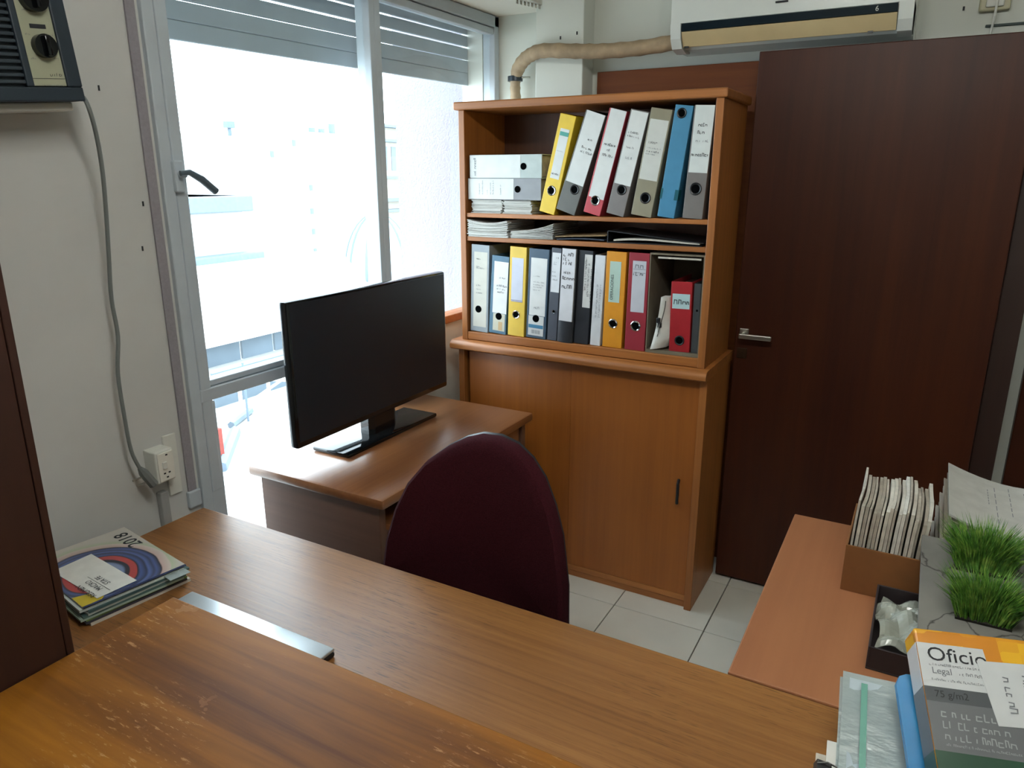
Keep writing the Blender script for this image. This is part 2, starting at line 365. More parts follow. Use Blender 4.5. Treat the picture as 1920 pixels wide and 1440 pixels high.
for z in (.105, .194):
    k = MB().cyl((-.004, -.064, z), (.012, -.064, z), .0225 if z < .15 else .027, 24); k.box((.010, -.069, z-.02), (.022, -.059, z+.02), .003)
    k.build('knob', M_blackgloss, t, world=False, smooth=True)
text(t, 'TONOMAC', .0075, (-.0038, -.060, .048), (0, 1, 0), (0, 0, 1), M_ink) if False else scribble(t, (-.0038, -.062, .049), (0, 1, 0), (0, 0, 1), [(0, 0, .026, .006)], M_ink, 'maker_mark')
MB().box((-.0042, -.080, .138), (-.0034, -.048, .146)).build('printed_bar', M_ink, t, world=False)
MB().box((-.0042, -.099, .0435), (-.0036, -.033, .0445)).build('printed_line', M_ink, t, world=False)
for row in ((0, 0, .010, .003), (.048, 0, .008, .003), (0, -.045, .009, .003), (.047, -.043, .008, .003), (.005, .045, .04, .0025), (.01, -.095, .04, .0025)): scribble(t, (-.0038, -.093, .125), (0, 1, 0), (0, 0, 1), [row], M_inkgrey, 'dial_print')
MB().box((-.13, -.60, -.018), (-.03, -.012, 0), .004).build('drip_rail', M_white, t, world=False)

# ================================================================ BACK WALL FITTINGS
# split air conditioner
YA = 2.77
t = thing('split_air_conditioner', 'white split air conditioner with open cream louvre above the brown door', 'air conditioner', (-.52, YB, 2.06))
M_ac = plain('air_conditioner_white', 'dadfda', .22, .02, spec=.6)
x0, x1 = -.905, -.135
prof = [(YB, 2.055), (YB, 2.37), (2.85, 2.37), (2.80, 2.355), (2.775, 2.31), (2.768, 2.22), (2.772, 2.13), (2.80, 2.10), (2.84, 2.055)]
MB().prism(prof, 'x', x0, x1).build('body', M_ac, t)
MB().prism([(2.768, 2.134), (2.763, 2.22), (2.769, 2.31), (2.775, 2.31), (2.77, 2.22), (2.775, 2.134)], 'x', x0+.003, x1-.003).build('front_panel', M_ac, t, smooth=True)
MB().prism([(2.770, 2.108), (2.766, 2.132), (2.78, 2.132), (2.79, 2.108)], 'x', x0+.04, x1-.045).build('display_strip', plain('smoked_display', '18242c', .15), t)
MB().prism([(2.772, 2.106), (2.783, 2.085), (2.802, 2.060), (2.808, 2.060), (2.792, 2.088), (2.782, 2.108)], 'x', x0+.04, x1-.045).build('louvre', plain('cream_louvre', 'c9b58a', .45), t, smooth=True)
for a, b in ((x0, x0+.037), (x1-.042, x1)): MB().prism([(2.766, 2.134), (2.775, 2.085), (2.80, 2.055), (2.86, 2.045), (2.90, 2.05), (2.9, 2.134)], 'x', a, b).build('end_cap', M_ac, t)
for px, py in ((1287, 89), (1631, 68)):
    q = ony(px, py, 2.80); MB().box((q.x-.008, 2.797, 2.056), (q.x+.008, 2.803, 2.062)).build('vent_slot', M_black, t)
text(t, '6', .022, (ony(1639, 33, 2.765).x, 2.764, 2.113), (1, 0, 0), (0, 0, 1), M_white, world=True)
MB().box((ony(1466, 0, 2.76).x-.02, 2.760, 2.166), (ony(1466, 0, 2.76).x+.02, 2.764, 2.171)).build('emblem', M_ink, t)
# wrapped pipe
t = thing('wrapped_pipe', 'beige taped pipe bending down beside pilaster to behind the bookshelf', 'pipe', (-1.45, 2.9, 1.85))
pp = [(1272, 78, 2.84), (1200, 90, 2.84), (1130, 96, 2.835), (1080, 96, 2.835), (1020, 95, 2.84), (995, 103, 2.86), (978, 118, 2.885), (968, 140, 2.91), (966, 165, 2.93), (965, 200, 2.94), (965, 240, 2.94)]
path = [ony(*q) for q in pp]; path[-1].x = path[-2].x = path[-3].x
fine = []; rad = []
for i in range(len(path)-1):
    p0 = path[max(0, i-1)]; p1 = path[i]; p2 = path[i+1]; p3 = path[min(len(path)-1, i+2)]
    for k in range(6):
        s = k/6; fine.append(.5*((2*p1)+(p2-p0)*s+(2*p0-5*p1+4*p2-p3)*s*s+(3*p1-p0-3*p2+p3)*s**3)); rad.append((.0265 if i < 7 else .021) + (.0022 if k % 3 == 0 else 0))
MB().tube(fine, rad, 14).build('taped_tube', plain('pipe_tape', 'a38d70', .7, .18, 30, bump=.3), t, smooth=True)
c = ony(966, 148, 2.915)
MB().cyl(c+Vector((0, 0, -.010)), c+Vector((0, 0, .010)), .032, 20).build('clamp', plain('clamp_metal', '3f454a', .35, metal=.7), t, smooth=True)
mb = MB().cyl(c+Vector((.03, .0, .004)), c+Vector((.055, .03, .006)), .004, 8); mb.build('clamp_screw', M_steel, t)
# socket over the door
t = thing('cable_outlet', 'small beige wall outlet with a white cable above the door', 'outlet', (.08, YB, 2.11))
MB().box((.04, 2.965, 2.118), (.125, YB, 2.20), .006).build('box', plain('beige_plate', 'b9b597', .5), t)
MB().box((.058, 2.955, 2.128), (.107, 2.967, 2.20), .004).build('plug', M_white, t)
MB().tube([(.088, 2.953, 2.15), (.086, 2.952, 2.10), (.084, 2.97, 2.06), (.082, 2.985, 1.98)], .0035, 8).build('cable', M_white, t)
solo(MB().box((.066, 2.983, 2.073), (.62, YB, 2.081), .002), 'wall_cable', plain('dark_cable', '33403e', .6), 'thin dark cable clipped to the wall over the door', 'cable')
# wood panel behind bookshelf, open door leaf, frame, second door
struct(MB().box((-1.262, 2.955, 0), (-.42, YB, 2.018), .003), 'wall_panel', M_wallpanel)
d = struct(MB().box((-.594, 2.80, .012), (.225, 2.84, 2.026), .003), 'door_1', M_door)
hb = MB().box((-.578, 2.793, 1.030), (-.545, 2.80, 1.060), .002).cyl((-.565, 2.80, 1.04), (-.565, 2.755, 1.04), .008, 10).box((-.572, 2.748, 1.030), (-.455, 2.760, 1.048), .003)
struct(hb, 'door_handle', M_steel, d)
struct(MB().box((-.582, 2.795, .945), (-.545, 2.80, .985), .002).box((-.566, 2.793, .955), (-.56, 2.7955, .972)), 'keyhole_plate', plain('dull_bronze', '3e2a1a', .4, metal=.6), d)
struct(MB().box((.228, 2.84, 0), (.30, YB, 2.06), .003), 'door_frame_post', M_frame_wood, None)
struct(MB().box((.345, 2.95, 0), (1.20, YB, 2.06), .003), 'door_2', M_door)

# unseen ceiling lamp, added to brighten walls the window light leaves dark
t = thing('fluorescent_fill_lamp', 'unseen ceiling fluorescent fitting with two tubes, added as fill light', 'fill lamp', (-.1, .55, ZC))
MB().box((-.75, .45, ZC-.05), (.55, .65, ZC), .005).build('housing', M_white, t)
em, nt, b = base('lit_tube'); b.inputs['Emission Color'].default_value = (.98, 1, .96, 1); b.inputs['Emission Strength'].default_value = 42
for y in (.50, .60): MB().cyl((-.72, y, ZC-.075), (.52, y, ZC-.075), .014, 12).build('tube', em, t, smooth=True)

# ================================================================ BOOKSHELF AND CABINET
YF = 2.489
bs = thing('bookshelf', 'open wooden bookshelf unit full of binders standing on the cabinet', 'bookshelf', (-1.13, 2.66, .964))
for a, b in ((-1.632, -1.606), (-.650, -.624)): MB().box((a, YF, .964), (b, 2.825, 1.855), .002).build('side_panel', M_shelf, bs)
MB().box((-1.648, YF-.012, 1.855), (-.612, 2.83, 1.884), .005).build('top_board', M_shelfx, bs)
MB().box((-1.606, 2.80, .964), (-.650, 2.822, 1.855)).build('back_panel', M_inside, bs)
for z0, z1 in ((1.458, 1.474), (1.366, 1.384)): MB().box((-1.606, YF+.006, z0), (-.650, 2.80, z1), .002).build('shelf', M_shelfx, bs)
MB().box((-1.606, YF+.002, .966), (-.650, 2.80, .998), .002).build('bottom_board', M_shelfx, bs)
cb = thing('cabinet', 'low wooden cabinet with sliding fronts under the bookshelf', 'cabinet', (-1.13, 2.66, 0))
for a, b in ((-1.652, -1.625), (-.636, -.609)): MB().box((a, YF, 0), (b, 2.83, .925), .002).build('side_panel', M_shelf, cb)
MB().prism([(2.448, .932), (2.446, .944), (2.452, .956), (2.466, .9635), (2.835, .9635), (2.835, .925), (2.462, .925)], 'x', -1.668, -.606).build('top_board', M_shelfx, cb, smooth=True)
MB().box((-1.625, 2.80, .02), (-.636, 2.825, .925)).build('back_panel', M_inside, cb)
MB().box((-1.625, YF+.012, .03), (-.636, 2.52, .055), .002).box((-1.625, YF+.02, 0), (-.636, 2.52, .03)).build('plinth', M_shelfx, cb)
MB().box((-1.612, YF+.020, .056), (-1.142, 2.522, .924), .002).build('door', M_cabdoor, cb)
dr = MB().box((-1.139, YF+.012, .056), (-.638, 2.516, .924), .002).build('door', M_cabdoor, cb)
q0 = ony(1271, 902, YF); q1 = ony(1270, 945, YF)
MB().tube([(q0.x, YF+.012, q0.z), (q0.x+.004, YF-.012, q0.z-.008), (q0.x+.007, YF-.02, (q0.z+q1.z)/2), (q0.x+.004, YF-.012, q1.z+.008), (q0.x, YF+.012, q1.z)], .0055, 8).build('handle', M_black, dr, smooth=True)

# ---------------------------------------------------------------- binders
def binder(label, x, z, lean, wd, ht, col, dep=.285, y=2.503, labels=(), hole=None, ring='chrome', group='binders on the bookshelf', name='lever_arch_binder', spine=None, rot=None, round_=False):
    """origin: bottom right corner of the spine's front, leaning to the right about it"""
    a = R(lean)
    t = thing(name, label, 'binder', (x + wd*math.cos(a), y, z), rot or (0, a, 0), group)
    M = plain('binder_'+col, col, .45, .06, 25); M2 = plain('binder_'+(spine or col), spine or col, .45, .06, 25)
    if round_:
        pr = [(-wd*.5 - wd*.5*math.cos(math.pi*k/10), -.012*math.sin(math.pi*k/10)) for k in range(11)]
        MB().prism(pr + [(0, .004), (-wd, .004)], 'z', 0, ht).build('spine', M2, t, world=False, smooth=True)
    else: MB().box((-wd, 0, 0), (0, .004, ht), .0015).build('spine', M2, t, world=False)
    MB().box((-wd, .004, 0), (-wd+.003, dep, ht), .001).build('cover', M, t, world=False)
    MB().box((-.003, .004, 0), (0, dep, ht), .001).build('cover', M, t, world=False)
    MB().box((-wd+.004, .03, .008), (-.004, dep-.01, ht*.92), .001).build('paper_block', M_paper3, t, world=False)
    for li, L in enumerate(labels):
        x0, z0, x1, z1, c = L[:5]; off = -.013 if round_ else -.0006-.0005*li
        o = MB().box((-wd+x0*wd, off, z0*ht), (-wd+x1*wd, off+.0008 if not round_ else .0, z1*ht)).build('spine_label', plain('label_'+c, c, .7, .05, 20), t, world=False)
        if len(L) > 5:
            rows = []; W = (x1-x0)*wd
            for (r, f0, f1, h, m) in L[5]:
                if isinstance(m, str):
                    text(o, m, h, (-wd+x0*wd+W*f0, off-.0003, (z0+(z1-z0)*r)*ht), (1, 0, 0), (0, 0, 1), M_ink, squeeze=f1)
                else: scribble(o, (-wd+x0*wd, off-.0003, (z0+(z1-z0)*r)*ht), (1, 0, 0), (0, 0, 1), [(W*f0, 0, W*(f1-f0), h)], M_inkgrey if m else M_ink)
    if hole:
        hx, hz, hr = -wd+hole[0]*wd, hole[1]*ht, hole[2]
        if ring:
            rb = MB(); n = 24
            vs = [(hx+math.cos(2*math.pi*k/n)*r_, yy, hz+math.sin(2*math.pi*k/n)*r_) for (r_, yy) in ((hr, -.0012), (hr*1.28, -.0025), (hr*1.45, -.0008)) for k in range(n)]
            rb.add(vs, [(j*n+k, j*n+(k+1) % n, (j+1)*n+(k+1) % n, (j+1)*n+k) for j in range(2) for k in range(n)])
            rb.build('finger_ring', M_chrome if ring == 'chrome' else M_black, t, world=False, smooth=True)
        MB().cyl((hx, -.0014, hz), (hx, .002, hz), hr, 24).build('finger_hole', plain('hole_dark', '08090a', .9, spec=0), t, world=False)
    return t
Z1 = 1.4745; Z0 = .9985
W_ = 'cfd2d0'
G1 = 'binders standing on the upper shelf'; G2 = 'binders standing on the lower shelf'
def bup(label, x, lean, wd, ht, col, **k): return binder(label, x, Z1, lean, wd, ht, col, group=G1, **k)
bup('yellow binder with narrow white spine label leaning beside lying grey binders', -1.287, 13.4, .063, .352, 'd8b62c', labels=[(.22, .36, .80, .86, W_, [(.08, .1, .85, .006, 0), (.55, .1, .8, .003, 1)]), (.24, .79, .80, .83, '4f9a90')], hole=(.5, .235, .0125))
bup('dark grey binder with tall white label leaning right of upper yellow one', -1.217, 18.0, .078, .358, '5a5a55', labels=[(.06, .30, .98, 1, W_, [(.62, .5, .72, .008, 0), (.50, .3, .85, .008, 0), (.44, .3, .9, .007, 1)])], hole=(.62, .245, .0125), ring='black')
bup('red binder with long white spine label leaning on the upper shelf', -1.107, 14.2, .066, .362, '9a2f3a', spine='b5404a', labels=[(.08, .16, .98, 1, W_, [(.60, .15, .9, .009, 0), (.54, .4, .6, .008, 1), (.48, .2, .85, .008, 0)])], hole=(.52, .135, .0125))
bup('mauve grey binder with white label leaning between red and khaki ones', -1.018, 12.6, .066, .355, '75706e', labels=[(.06, .30, .98, .99, W_, [(.70, .1, .75, .006, 0), (.65, .1, .8, .006, 0), (.50, .2, .7, .006, 1), (.36, .3, .75, .007, 1)])], hole=(.55, .25, .0125), ring='black')
bup('khaki grey binder with white label half way down on upper shelf', -.925, 9.1, .074, .355, '86806b', labels=[(.06, .345, .94, .90, 'c4c6c0', [(.62, .15, .6, .004, 0), (.60, .15, .5, .004, 0), (.52, .15, .85, .004, 1), (.46, .12, .75, .006, 0), (.42, .1, .6, .004, 1)])], hole=(.55, .175, .0135), ring='black')
b_ = bup('blue binder without label between khaki and grey ones', -.829, 6.8, .060, .363, '3f7fa2', hole=(.42, .93, .0115), ring='black')
for a, b in ((-.012, .001), (-.0615, -.055)): MB().box((a, -.001, .06), (b, .03, .095)).build('tape', plain('teal_tape', '0e5560', .4), b_, world=False)
bup('upright grey binder with tall white label at right end of upper shelf', -.7405, 2.9, .068, .360, '6f6b68', labels=[(.06, .415, .98, 1, 'cdd4d2', [(.69, .25, .72, .010, 0), (.58, .25, .62, .010, 0), (.46, .2, .8, .008, 1), (.25, .05, .92, .010, 0)])], hole=(.5, .27, .0145), ring='black')
def blo(label, x, lean, wd, ht, col, **k): return binder(label, x, Z0, lean, wd, ht, col, group=G2, **k)
blo('pale grey binder with cream label at left end of lower shelf', -1.601, 2.0, .083, .352, '8c949a', labels=[(.16, .06, .90, .92, 'bcbab0', [(.90, .2, .6, .006, 0), (.80, .2, .4, .005, 1), (.78, .2, .75, .005, 1), (.55, .2, .5, .006, 1), (.50, .2, .55, .005, 1), (.45, .2, .6, .005, 1)])], hole=(.45, .265, .0145), ring=None)
blo('short steel blue binder with torn white label next to pale grey one', -1.512, 3.4, .078, .312, '45687e', labels=[(.16, .27, .98, .93, 'd0d0cf', [(.68, .4, .8, .007, 1), (.52, .25, .9, .008, 1), (.46, .25, .85, .007, 1), (.40, .3, .8, .007, 1)]), (.22, .04, .92, .265, 'b9b7a6'), (.55, .05, .78, .16, 'b59a72')], hole=(.55, .23, .0145), ring=None)
blo('yellow binder with blank lilac label in the lower row', -1.424, 2.0, .073, .352, 'd3b140', labels=[(.14, .39, .84, .88, 'bfc2cf'), (.14, .405, .84, .41, '5c4f70'), (.14, .393, .84, .396, '5c4f70')], hole=(.48, .245, .0115))
blo('dark blue binder with white label and barcode sticker in the lower row', -1.341, 2.2, .086, .348, '3d5163', labels=[(.12, .26, .92, .90, 'cfd0ce', [(.68, .2, .6, .004, 1), (.58, .2, .85, .004, 1), (.53, .2, .8, .004, 1), (.49, .2, .7, .004, 1), (.44, .2, .6, .004, 1), (.12, .3, .6, .008, 1)]), (.10, .03, .88, .255, 'c3c5c4'), (.12, .115, .86, .155, '3f7898')], hole=(.48, .225, .0145), ring=None)
for t in [o for o in bpy.data.objects if o.get('label', '').startswith('dark blue binder')]:
    mb = MB(); x = -.062
    while x < -.026:
        b = random.uniform(.0006, .0018); mb.box((x, -.0012, .018), (x+b, -.0006, .033)); x += b + random.uniform(.0008, .0018)
    mb.build('barcode', M_inkgrey, t, world=False)
blo('slim slate grey binder with white label on its upper half', -1.2475, 2.6, .040, .356, '4b4f59', labels=[(.10, .53, .98, .95, 'cfd1d4', [(.85, .5, .7, .006, 0), (.75, .2, .5, .004, 1), (.70, .2, .6, .004, 1), (.5, .1, .5, .005, 1), (.4, .1, .6, .005, 1), (.3, .1, .7, .005, 1)])], hole=(.55, .32, .005))
blo('black binder wrapped in a handwritten white sheet in the lower row', -1.2035, 2.4, .066, .356, '2a2d33', labels=[(.12, .235, .94, 1.0, 'ccccd0', [(.90, .1, .9, .013, 0), (.84, .1, .5, .010, 0), (.78, .1, .9, .013, 0), (.66, .2, .6, .010, 0), (.58, .1, .9, .012, 0), (.46, .1, .7, .013, 0)])], round_=True)
t = blo('black binder with handwritten paper strips tucked over its spine', -1.133, 2.0, .058, .352, '23262c', labels=[(.45, .40, .98, .96, 'c9c9c6')])
o = [c for c in t.children if c.name.startswith('spine_label')][0]
for k, x in enumerate((-.028, -.016, -.004)): scribble(o, (x, -.0012, .325-.02*k), (0, 0, -1), (1, 0, 0), [(0, 0, .12, .007)], M_ink)
t = blo('thin white folder with a typed title running down its spine', -1.066, 2.0, .040, .338, 'cdcfd2')
for k in range(2): scribble(t, (-.026+.012*k, -.001, .23), (0, 0, -1), (1, 0, 0), [(0, 0, .12, .006)], M_inkgrey)
blo('orange binder with pale green vertical title label in the lower row', -1.016, 1.0, .076, .354, 'cf8a1e', labels=[(.20, .48, .76, .90, 'a9c0b4')], hole=(.5, .255, .0125))
t = [o for o in bpy.data.objects if o.get('label', '').startswith('orange binder')][0]
text([c for c in t.children if c.name.startswith('spine_label')][0], 'OPERACIONES', .016, (-.044, -.001, .178), (0, 0, 1), (-1, 0, 0), M_ink, squeeze=.88)
blo('dark red binder with grey label headed in handwriting in the lower row', -.9275, .6, .076, .354, '8e2734', labels=[(.20, .40, .86, .92, 'b7b9c0', [(.86, .2, .8, .018, 1), (.72, .08, .95, .012, 0)]), (.24, .80, .84, .803, '50545a'), (.24, .835, .84, .838, '50545a')], hole=(.5, .255, .0135))
# lying binders and papers at the left of the upper shelf
def lying(label, z, x, ln, th, col, lab, holex):
    t = thing('lying_binder', label, 'binder', (x, 2.505, z), (0, 0, 0), 'binders lying flat on the upper shelf')
    M = plain('binder_'+col, col, .5, .06, 25)
    MB().box((0, 0, 0), (ln, .004, th), .002).build('spine', M, t, world=False)
    MB().box((0, .004, 0), (ln, .27, .003)).build('cover', M, t, world=False); MB().box((0, .004, th-.003), (ln, .27, th)).build('cover', M, t, world=False)
    MB().box((.01, .02, .005), (ln-.008, .26, th-.005)).build('paper_block', M_paper3, t, world=False)
    l = MB().box((lab[0], -.0008, .002), (lab[1], 0, th-.002)).build('spine_label', plain('label_'+W_, W_, .7, .05, 20), t, world=False)
    MB().cyl((holex, -.0014, th*.5), (holex, .002, th*.5), .0125, 24).build('finger_hole', plain('hole_dark', '08090a', .9, spec=0), t, world=False)
    return t, l
t, l = lying('grey binder lying flat with white label under another binder', 1.526, -1.603, .322, .080, '85878b', (.002, .205), .222)
scribble(l, (.055, -.0012, .02), (0, 0, 1), (-1, 0, 0), [(0, 0, .04, .004), (0, -.014, .05, .004), (0, -.035, .015, .004), (0, -.05, .045, .004), (0, -.062, .05, .005), (0, -.095, .035, .004)], M_inkgrey)
t, l = lying('pale binder with crumpled white label lying on top of the stack', 1.606, -1.594, .315, .086, 'a9b3b0', (.002, .225), .238)
scribble(l, (.03, -.0012, .01), (0, 0, 1), (-1, 0, 0), [(0, 0, .06, .01)], M_inkgrey)
def sheets(x0, x1, y0, y1, z0, z1, n, jit=.004, fn=None, skew=0):
    mb = MB(); th = (z1-z0)/n
    for k in range(n):
        a, b, c = (random.uniform(-jit, jit) for _ in range(3)); zz = z0 + k*th
        if fn:
            mb.grid(lambda u, v: Vector((x0+(x1-x0)*u+a+skew*k, y0+(y1-y0)*v+b, zz+fn(u, v)*(k+1)/n)), 10, 2, (0, 0, th*.8))
        else: mb.box((x0+a+skew*k, y0+b, zz), (x1+c+skew*k, y1+b, zz+th*.93))
    return mb
solo(sheets(-1.588, -1.453, 2.51, 2.74, Z1, 1.5245, 16, .005), 'paper_stack', M_edges, 'left pile of papers under the lying grey binder', 'papers', 'paper piles on the bookshelf')
solo(sheets(-1.446, -1.325, 2.51, 2.74, Z1, 1.5245, 16, .005), 'paper_stack', M_edges, 'right pile of papers under the lying grey binder', 'papers', 'paper piles on the bookshelf')
ZS = 1.3845
solo(sheets(-1.598, -1.418, 2.492, 2.72, ZS, 1.450, 22, .004, lambda u, v: -.012*math.sin(math.pi*u)), 'paper_stack', M_edges, 'thick white paper stack at left of the narrow shelf', 'papers', 'paper piles on the bookshelf')
solo(sheets(-1.402, -1.222, 2.492, 2.72, ZS, 1.412, 14, .004, lambda u, v: .032*u*u), 'paper_stack', M_edges, 'white paper stack with raised right edge on narrow shelf', 'papers', 'paper piles on the bookshelf')
t = thing('manila_folder', 'thin manila folders lying on the narrow shelf', 'folder', (-1.11, 2.6, ZS))
MB().grid(lambda u, v: Vector((-1.215+.2*u, 2.495+.2*v, ZS+.012+.010*u)), 6, 2, (0, 0, .003)).build('cover', plain('manila', '8f7550', .7), t)
MB().grid(lambda u, v: Vector((-1.212+.19*u, 2.500+.2*v, ZS+.001+.006*math.sin(2.4*u))), 6, 2, (0, 0, .004)).build('dark_sheet', plain('navy_sheet', '1f2a3e', .6), t)
t = thing('black_ring_folder', 'black ring folder lying open edged on the narrow shelf', 'folder', (-.86, 2.6, ZS))
MB().grid(lambda u, v: Vector((-1.005+.345*u, 2.495+.22*v, ZS+.040-.030*u)), 8, 2, (0, 0, .003)).build('cover', M_black, t)
MB().box((-1.005, 2.495, ZS), (-.665, 2.71, ZS+.003)).box((-1.008, 2.495, ZS), (-1.004, 2.71, ZS+.042)).build('cover', M_black, t)
MB().grid(lambda u, v: Vector((-.985+.31*u, 2.50+.2*v, ZS+.006+.012*math.sin(3*u)*(1-u))), 8, 2, (0, 0, .006)).build('paper_block', M_paper2, t)
# cardboard magazine box with contents
t = thing('cardboard_file_box', 'open cardboard file box at right end of lower shelf', 'box', (-.74, 2.65, Z0))
MC = plain('grey_cardboard', '6c6250', .8, .1, 30)
bx = (-.846, -.652, 2.50, 2.78, Z0, 1.356); th = .004
for nm, a, b in (('bottom', (bx[0], bx[2], bx[4]), (bx[1], bx[3], bx[4]+.012)), ('side', (bx[0], bx[2], bx[4]+.012), (bx[0]+th, bx[3], bx[5])), ('side', (bx[1]-th, bx[2], bx[4]+.012), (bx[1], bx[3], bx[5])),
                 ('top', (bx[0]+th, bx[2], bx[5]-.006), (bx[1]-th, bx[3], bx[5])), ('back', (bx[0]+th, bx[3]-th, bx[4]+.012), (bx[1]-th, bx[3], bx[5]-.006))): MB().box(a, b).build(nm, MC, t)
MB().box((bx[0]+.03, bx[2]-.001, bx[5]-.018), (bx[1]-.012, bx[2]+.004, bx[5]-.012)).build('torn_flap', M_paper2, t)
ZB = Z0+.0125
binder('short bright red binder with white card label inside the cardboard box', -.762, ZB, -1.2, .074, .250, '9c1a22', dep=.24, y=2.512, labels=[(.08, .62, .92, .83, 'a9c4c6', [(.3, .1, .85, .016, 0)])], hole=(.5, .165, .0125), ring='black', group='binders in the cardboard box')
binder('narrow dark grey binder at the right edge inside the cardboard box', -.684, ZB, -.6, .024, .246, '3a3d3f', dep=.23, y=2.516, hole=(.6, .62, .003), group='binders in the cardboard box')
t = thing('clipped_bundle', 'curled white document bundle held by black clips in front of box', 'papers', (-.80, 2.50, Z0+.013))
fnb = lambda u, v: Vector((-.826+.012*math.sin(3*v)+.050*u+.024*v*(1-u*.4)-.006*math.sin(math.pi*v)*(1-u)+.004*math.sin(9*v)*u, 2.492+.03*u*u-.012*math.sin(2*math.pi*v)*u+.015*v, Z0+.0135+.19*v+.008*u*(1-v)))
MB().grid(fnb, 10, 14, (.006, .03, .002)).build('sheets', M_paper, t, smooth=True)
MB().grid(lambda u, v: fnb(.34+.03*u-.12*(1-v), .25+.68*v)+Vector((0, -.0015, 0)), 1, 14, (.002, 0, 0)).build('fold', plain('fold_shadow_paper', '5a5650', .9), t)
for u, v in ((.08, .56), (.24, .47)):
    c = fnb(u, v); k = MB().box(c+Vector((-.007, -.007, -.010)), c+Vector((.007, .004, .010)), .003).build('binder_clip', M_black, t)
    MB().tube([c+Vector((-.004, -.006, -.008)), c+Vector((-.002, -.010, -.030)), c+Vector((.004, -.010, -.030)), c+Vector((.006, -.006, -.008))], .0012, 6).build('clip_handle', M_steel, k)

# ================================================================ MONITOR DESK
ZM = .76
t = thing('monitor_desk', 'brown wooden desk by the window carrying the black monitor', 'desk', (-1.47, 1.87, 0))
MB().box((-1.735, 1.428, .728), (-1.208, 2.318, ZM), .009).build('desk_top', M_mdesk, t, smooth=True)
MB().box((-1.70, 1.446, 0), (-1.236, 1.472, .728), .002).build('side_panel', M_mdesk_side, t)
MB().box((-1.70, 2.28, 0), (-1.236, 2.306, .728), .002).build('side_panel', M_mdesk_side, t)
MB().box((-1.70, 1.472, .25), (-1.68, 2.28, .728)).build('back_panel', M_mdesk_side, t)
dw = MB().box((-1.66, 2.0, .60), (-1.246, 2.276, .715), .003).build('drawer', M_mdesk, t)
MB().tube([(-1.246, 2.10, .67), (-1.222, 2.105, .672), (-1.222, 2.18, .672), (-1.246, 2.185, .67)], .006, 8).build('handle', M_black, dw)
MB().box((-1.66, 1.474, .645), (-1.225, 1.995, .663), .002).build('keyboard_tray', M_mdesk, t)
MB().box((-1.66, 1.474, .20), (-1.24, 1.50, .60)).build('rail', M_steel, t)
# monitor
t = thing('monitor', 'large black flat screen monitor on a glossy rectangular stand', 'monitor', (-1.57, 1.86, ZM))
MB().box((-1.562, 1.446, .842), (-1.530, 2.224, 1.279), .008).build('casing', M_blackgloss, t, smooth=True)
MB().prism([(-1.56, 1.0), (-1.56, 1.2), (-1.60, 1.16), (-1.60, .95), (-1.56, .88)], 'y', 1.55, 2.12).build('rear_bulge', M_black, t)
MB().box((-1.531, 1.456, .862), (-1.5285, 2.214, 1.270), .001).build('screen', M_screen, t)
MB().box((-1.648, 1.618, ZM+.001), (-1.495, 2.10, ZM+.015), .005).build('stand_base', plain('glossy_stand', '0c0e10', .06), t, smooth=True)
MB().prism([(-1.60, 1.80), (-1.60, 1.925), (-1.557, 1.935), (-1.545, 1.915), (-1.545, 1.81), (-1.557, 1.79)], 'z', ZM+.015, .90).build('stand_neck', M_blackgloss, t)

# ================================================================ CHAIR
cy = 1.34
ch = thing('office_chair', 'burgundy fabric office chair with rounded back behind the main desk', 'chair', (-.845, cy, 0))
pts = [ony(*q, cy) for q in ((735, 1060), (740, 1000), (752, 945), (770, 900), (797, 865), (830, 842), (860, 828), (890, 822), (925, 826), (960, 840), (992, 865), (1020, 900), (1043, 948), (1060, 1000), (1073, 1090), (1073, 1170))]
cxm = (pts[0].x + pts[-1].x)/2
prof = [(p.x-cxm, p.z) for p in pts]
zb = .55
prof = [(-.15, zb), (-.21, zb+.035), (prof[0][0]+.012, zb+.10)] + prof + [(prof[-1][0]-.012, zb+.10), (.21, zb+.035), (.15, zb)]
def curve_y(x): return -.9*x*x
def pad(outline, front, back, bulge):
    mb = MB(); n = len(outline); cz = .80; rings = []
    for s, d in ((1.0, back), (1.0, (front*.2+back*.8)), (.985, front*.6), (.95, front*.85), (.85, front), (.6, front+bulge*.6), (.3, front+bulge*.95), (.02, front+bulge)):
        rings.append([Vector((cxm+x*s, cy+.035 + curve_y(x*s) - d, cz+(z-cz)*s)) for x, z in outline])
    vs = [v for r_ in rings for v in r_]; fs = []
    for j in range(len(rings)-1):
        for k in range(n): fs.append((j*n+k, j*n+(k+1) % n, (j+1)*n+(k+1) % n, (j+1)*n+k))
    fs += [tuple(range(n)), tuple(range((len(rings)-1)*n, len(rings)*n))]
    return mb.add(vs, fs)
pad([(x, z) for x, z in prof], .035, -.005, .012).build('backrest', M_fabric, ch, smooth=True)
pad([(x*1.0, .8+(z-.8)*1.012) for x, z in prof], -.004, -.010, -.004).build('back_shell', M_black, ch, smooth=True)
MB().grid(lambda u, v: Vector((cxm-.24+.48*u, cy-.47+.45*v, .45+.03*math.sin(math.pi*u)**.5*math.sin(math.pi*min(1, v+.08))**.5)), 12, 10, (0, 0, -.05)).build('seat', M_fabric, ch, smooth=True)
MB().tube([(cxm, cy-.1, .40), (cxm, cy+.03, .40), (cxm, cy+.065, .46), (cxm, cy+.06, .62)], .025, 10).build('back_support', M_black, ch, smooth=True)
MB().cyl((cxm, cy-.24, .07), (cxm, cy-.24, .40), .028, 16).build('gas_column', M_black, ch)
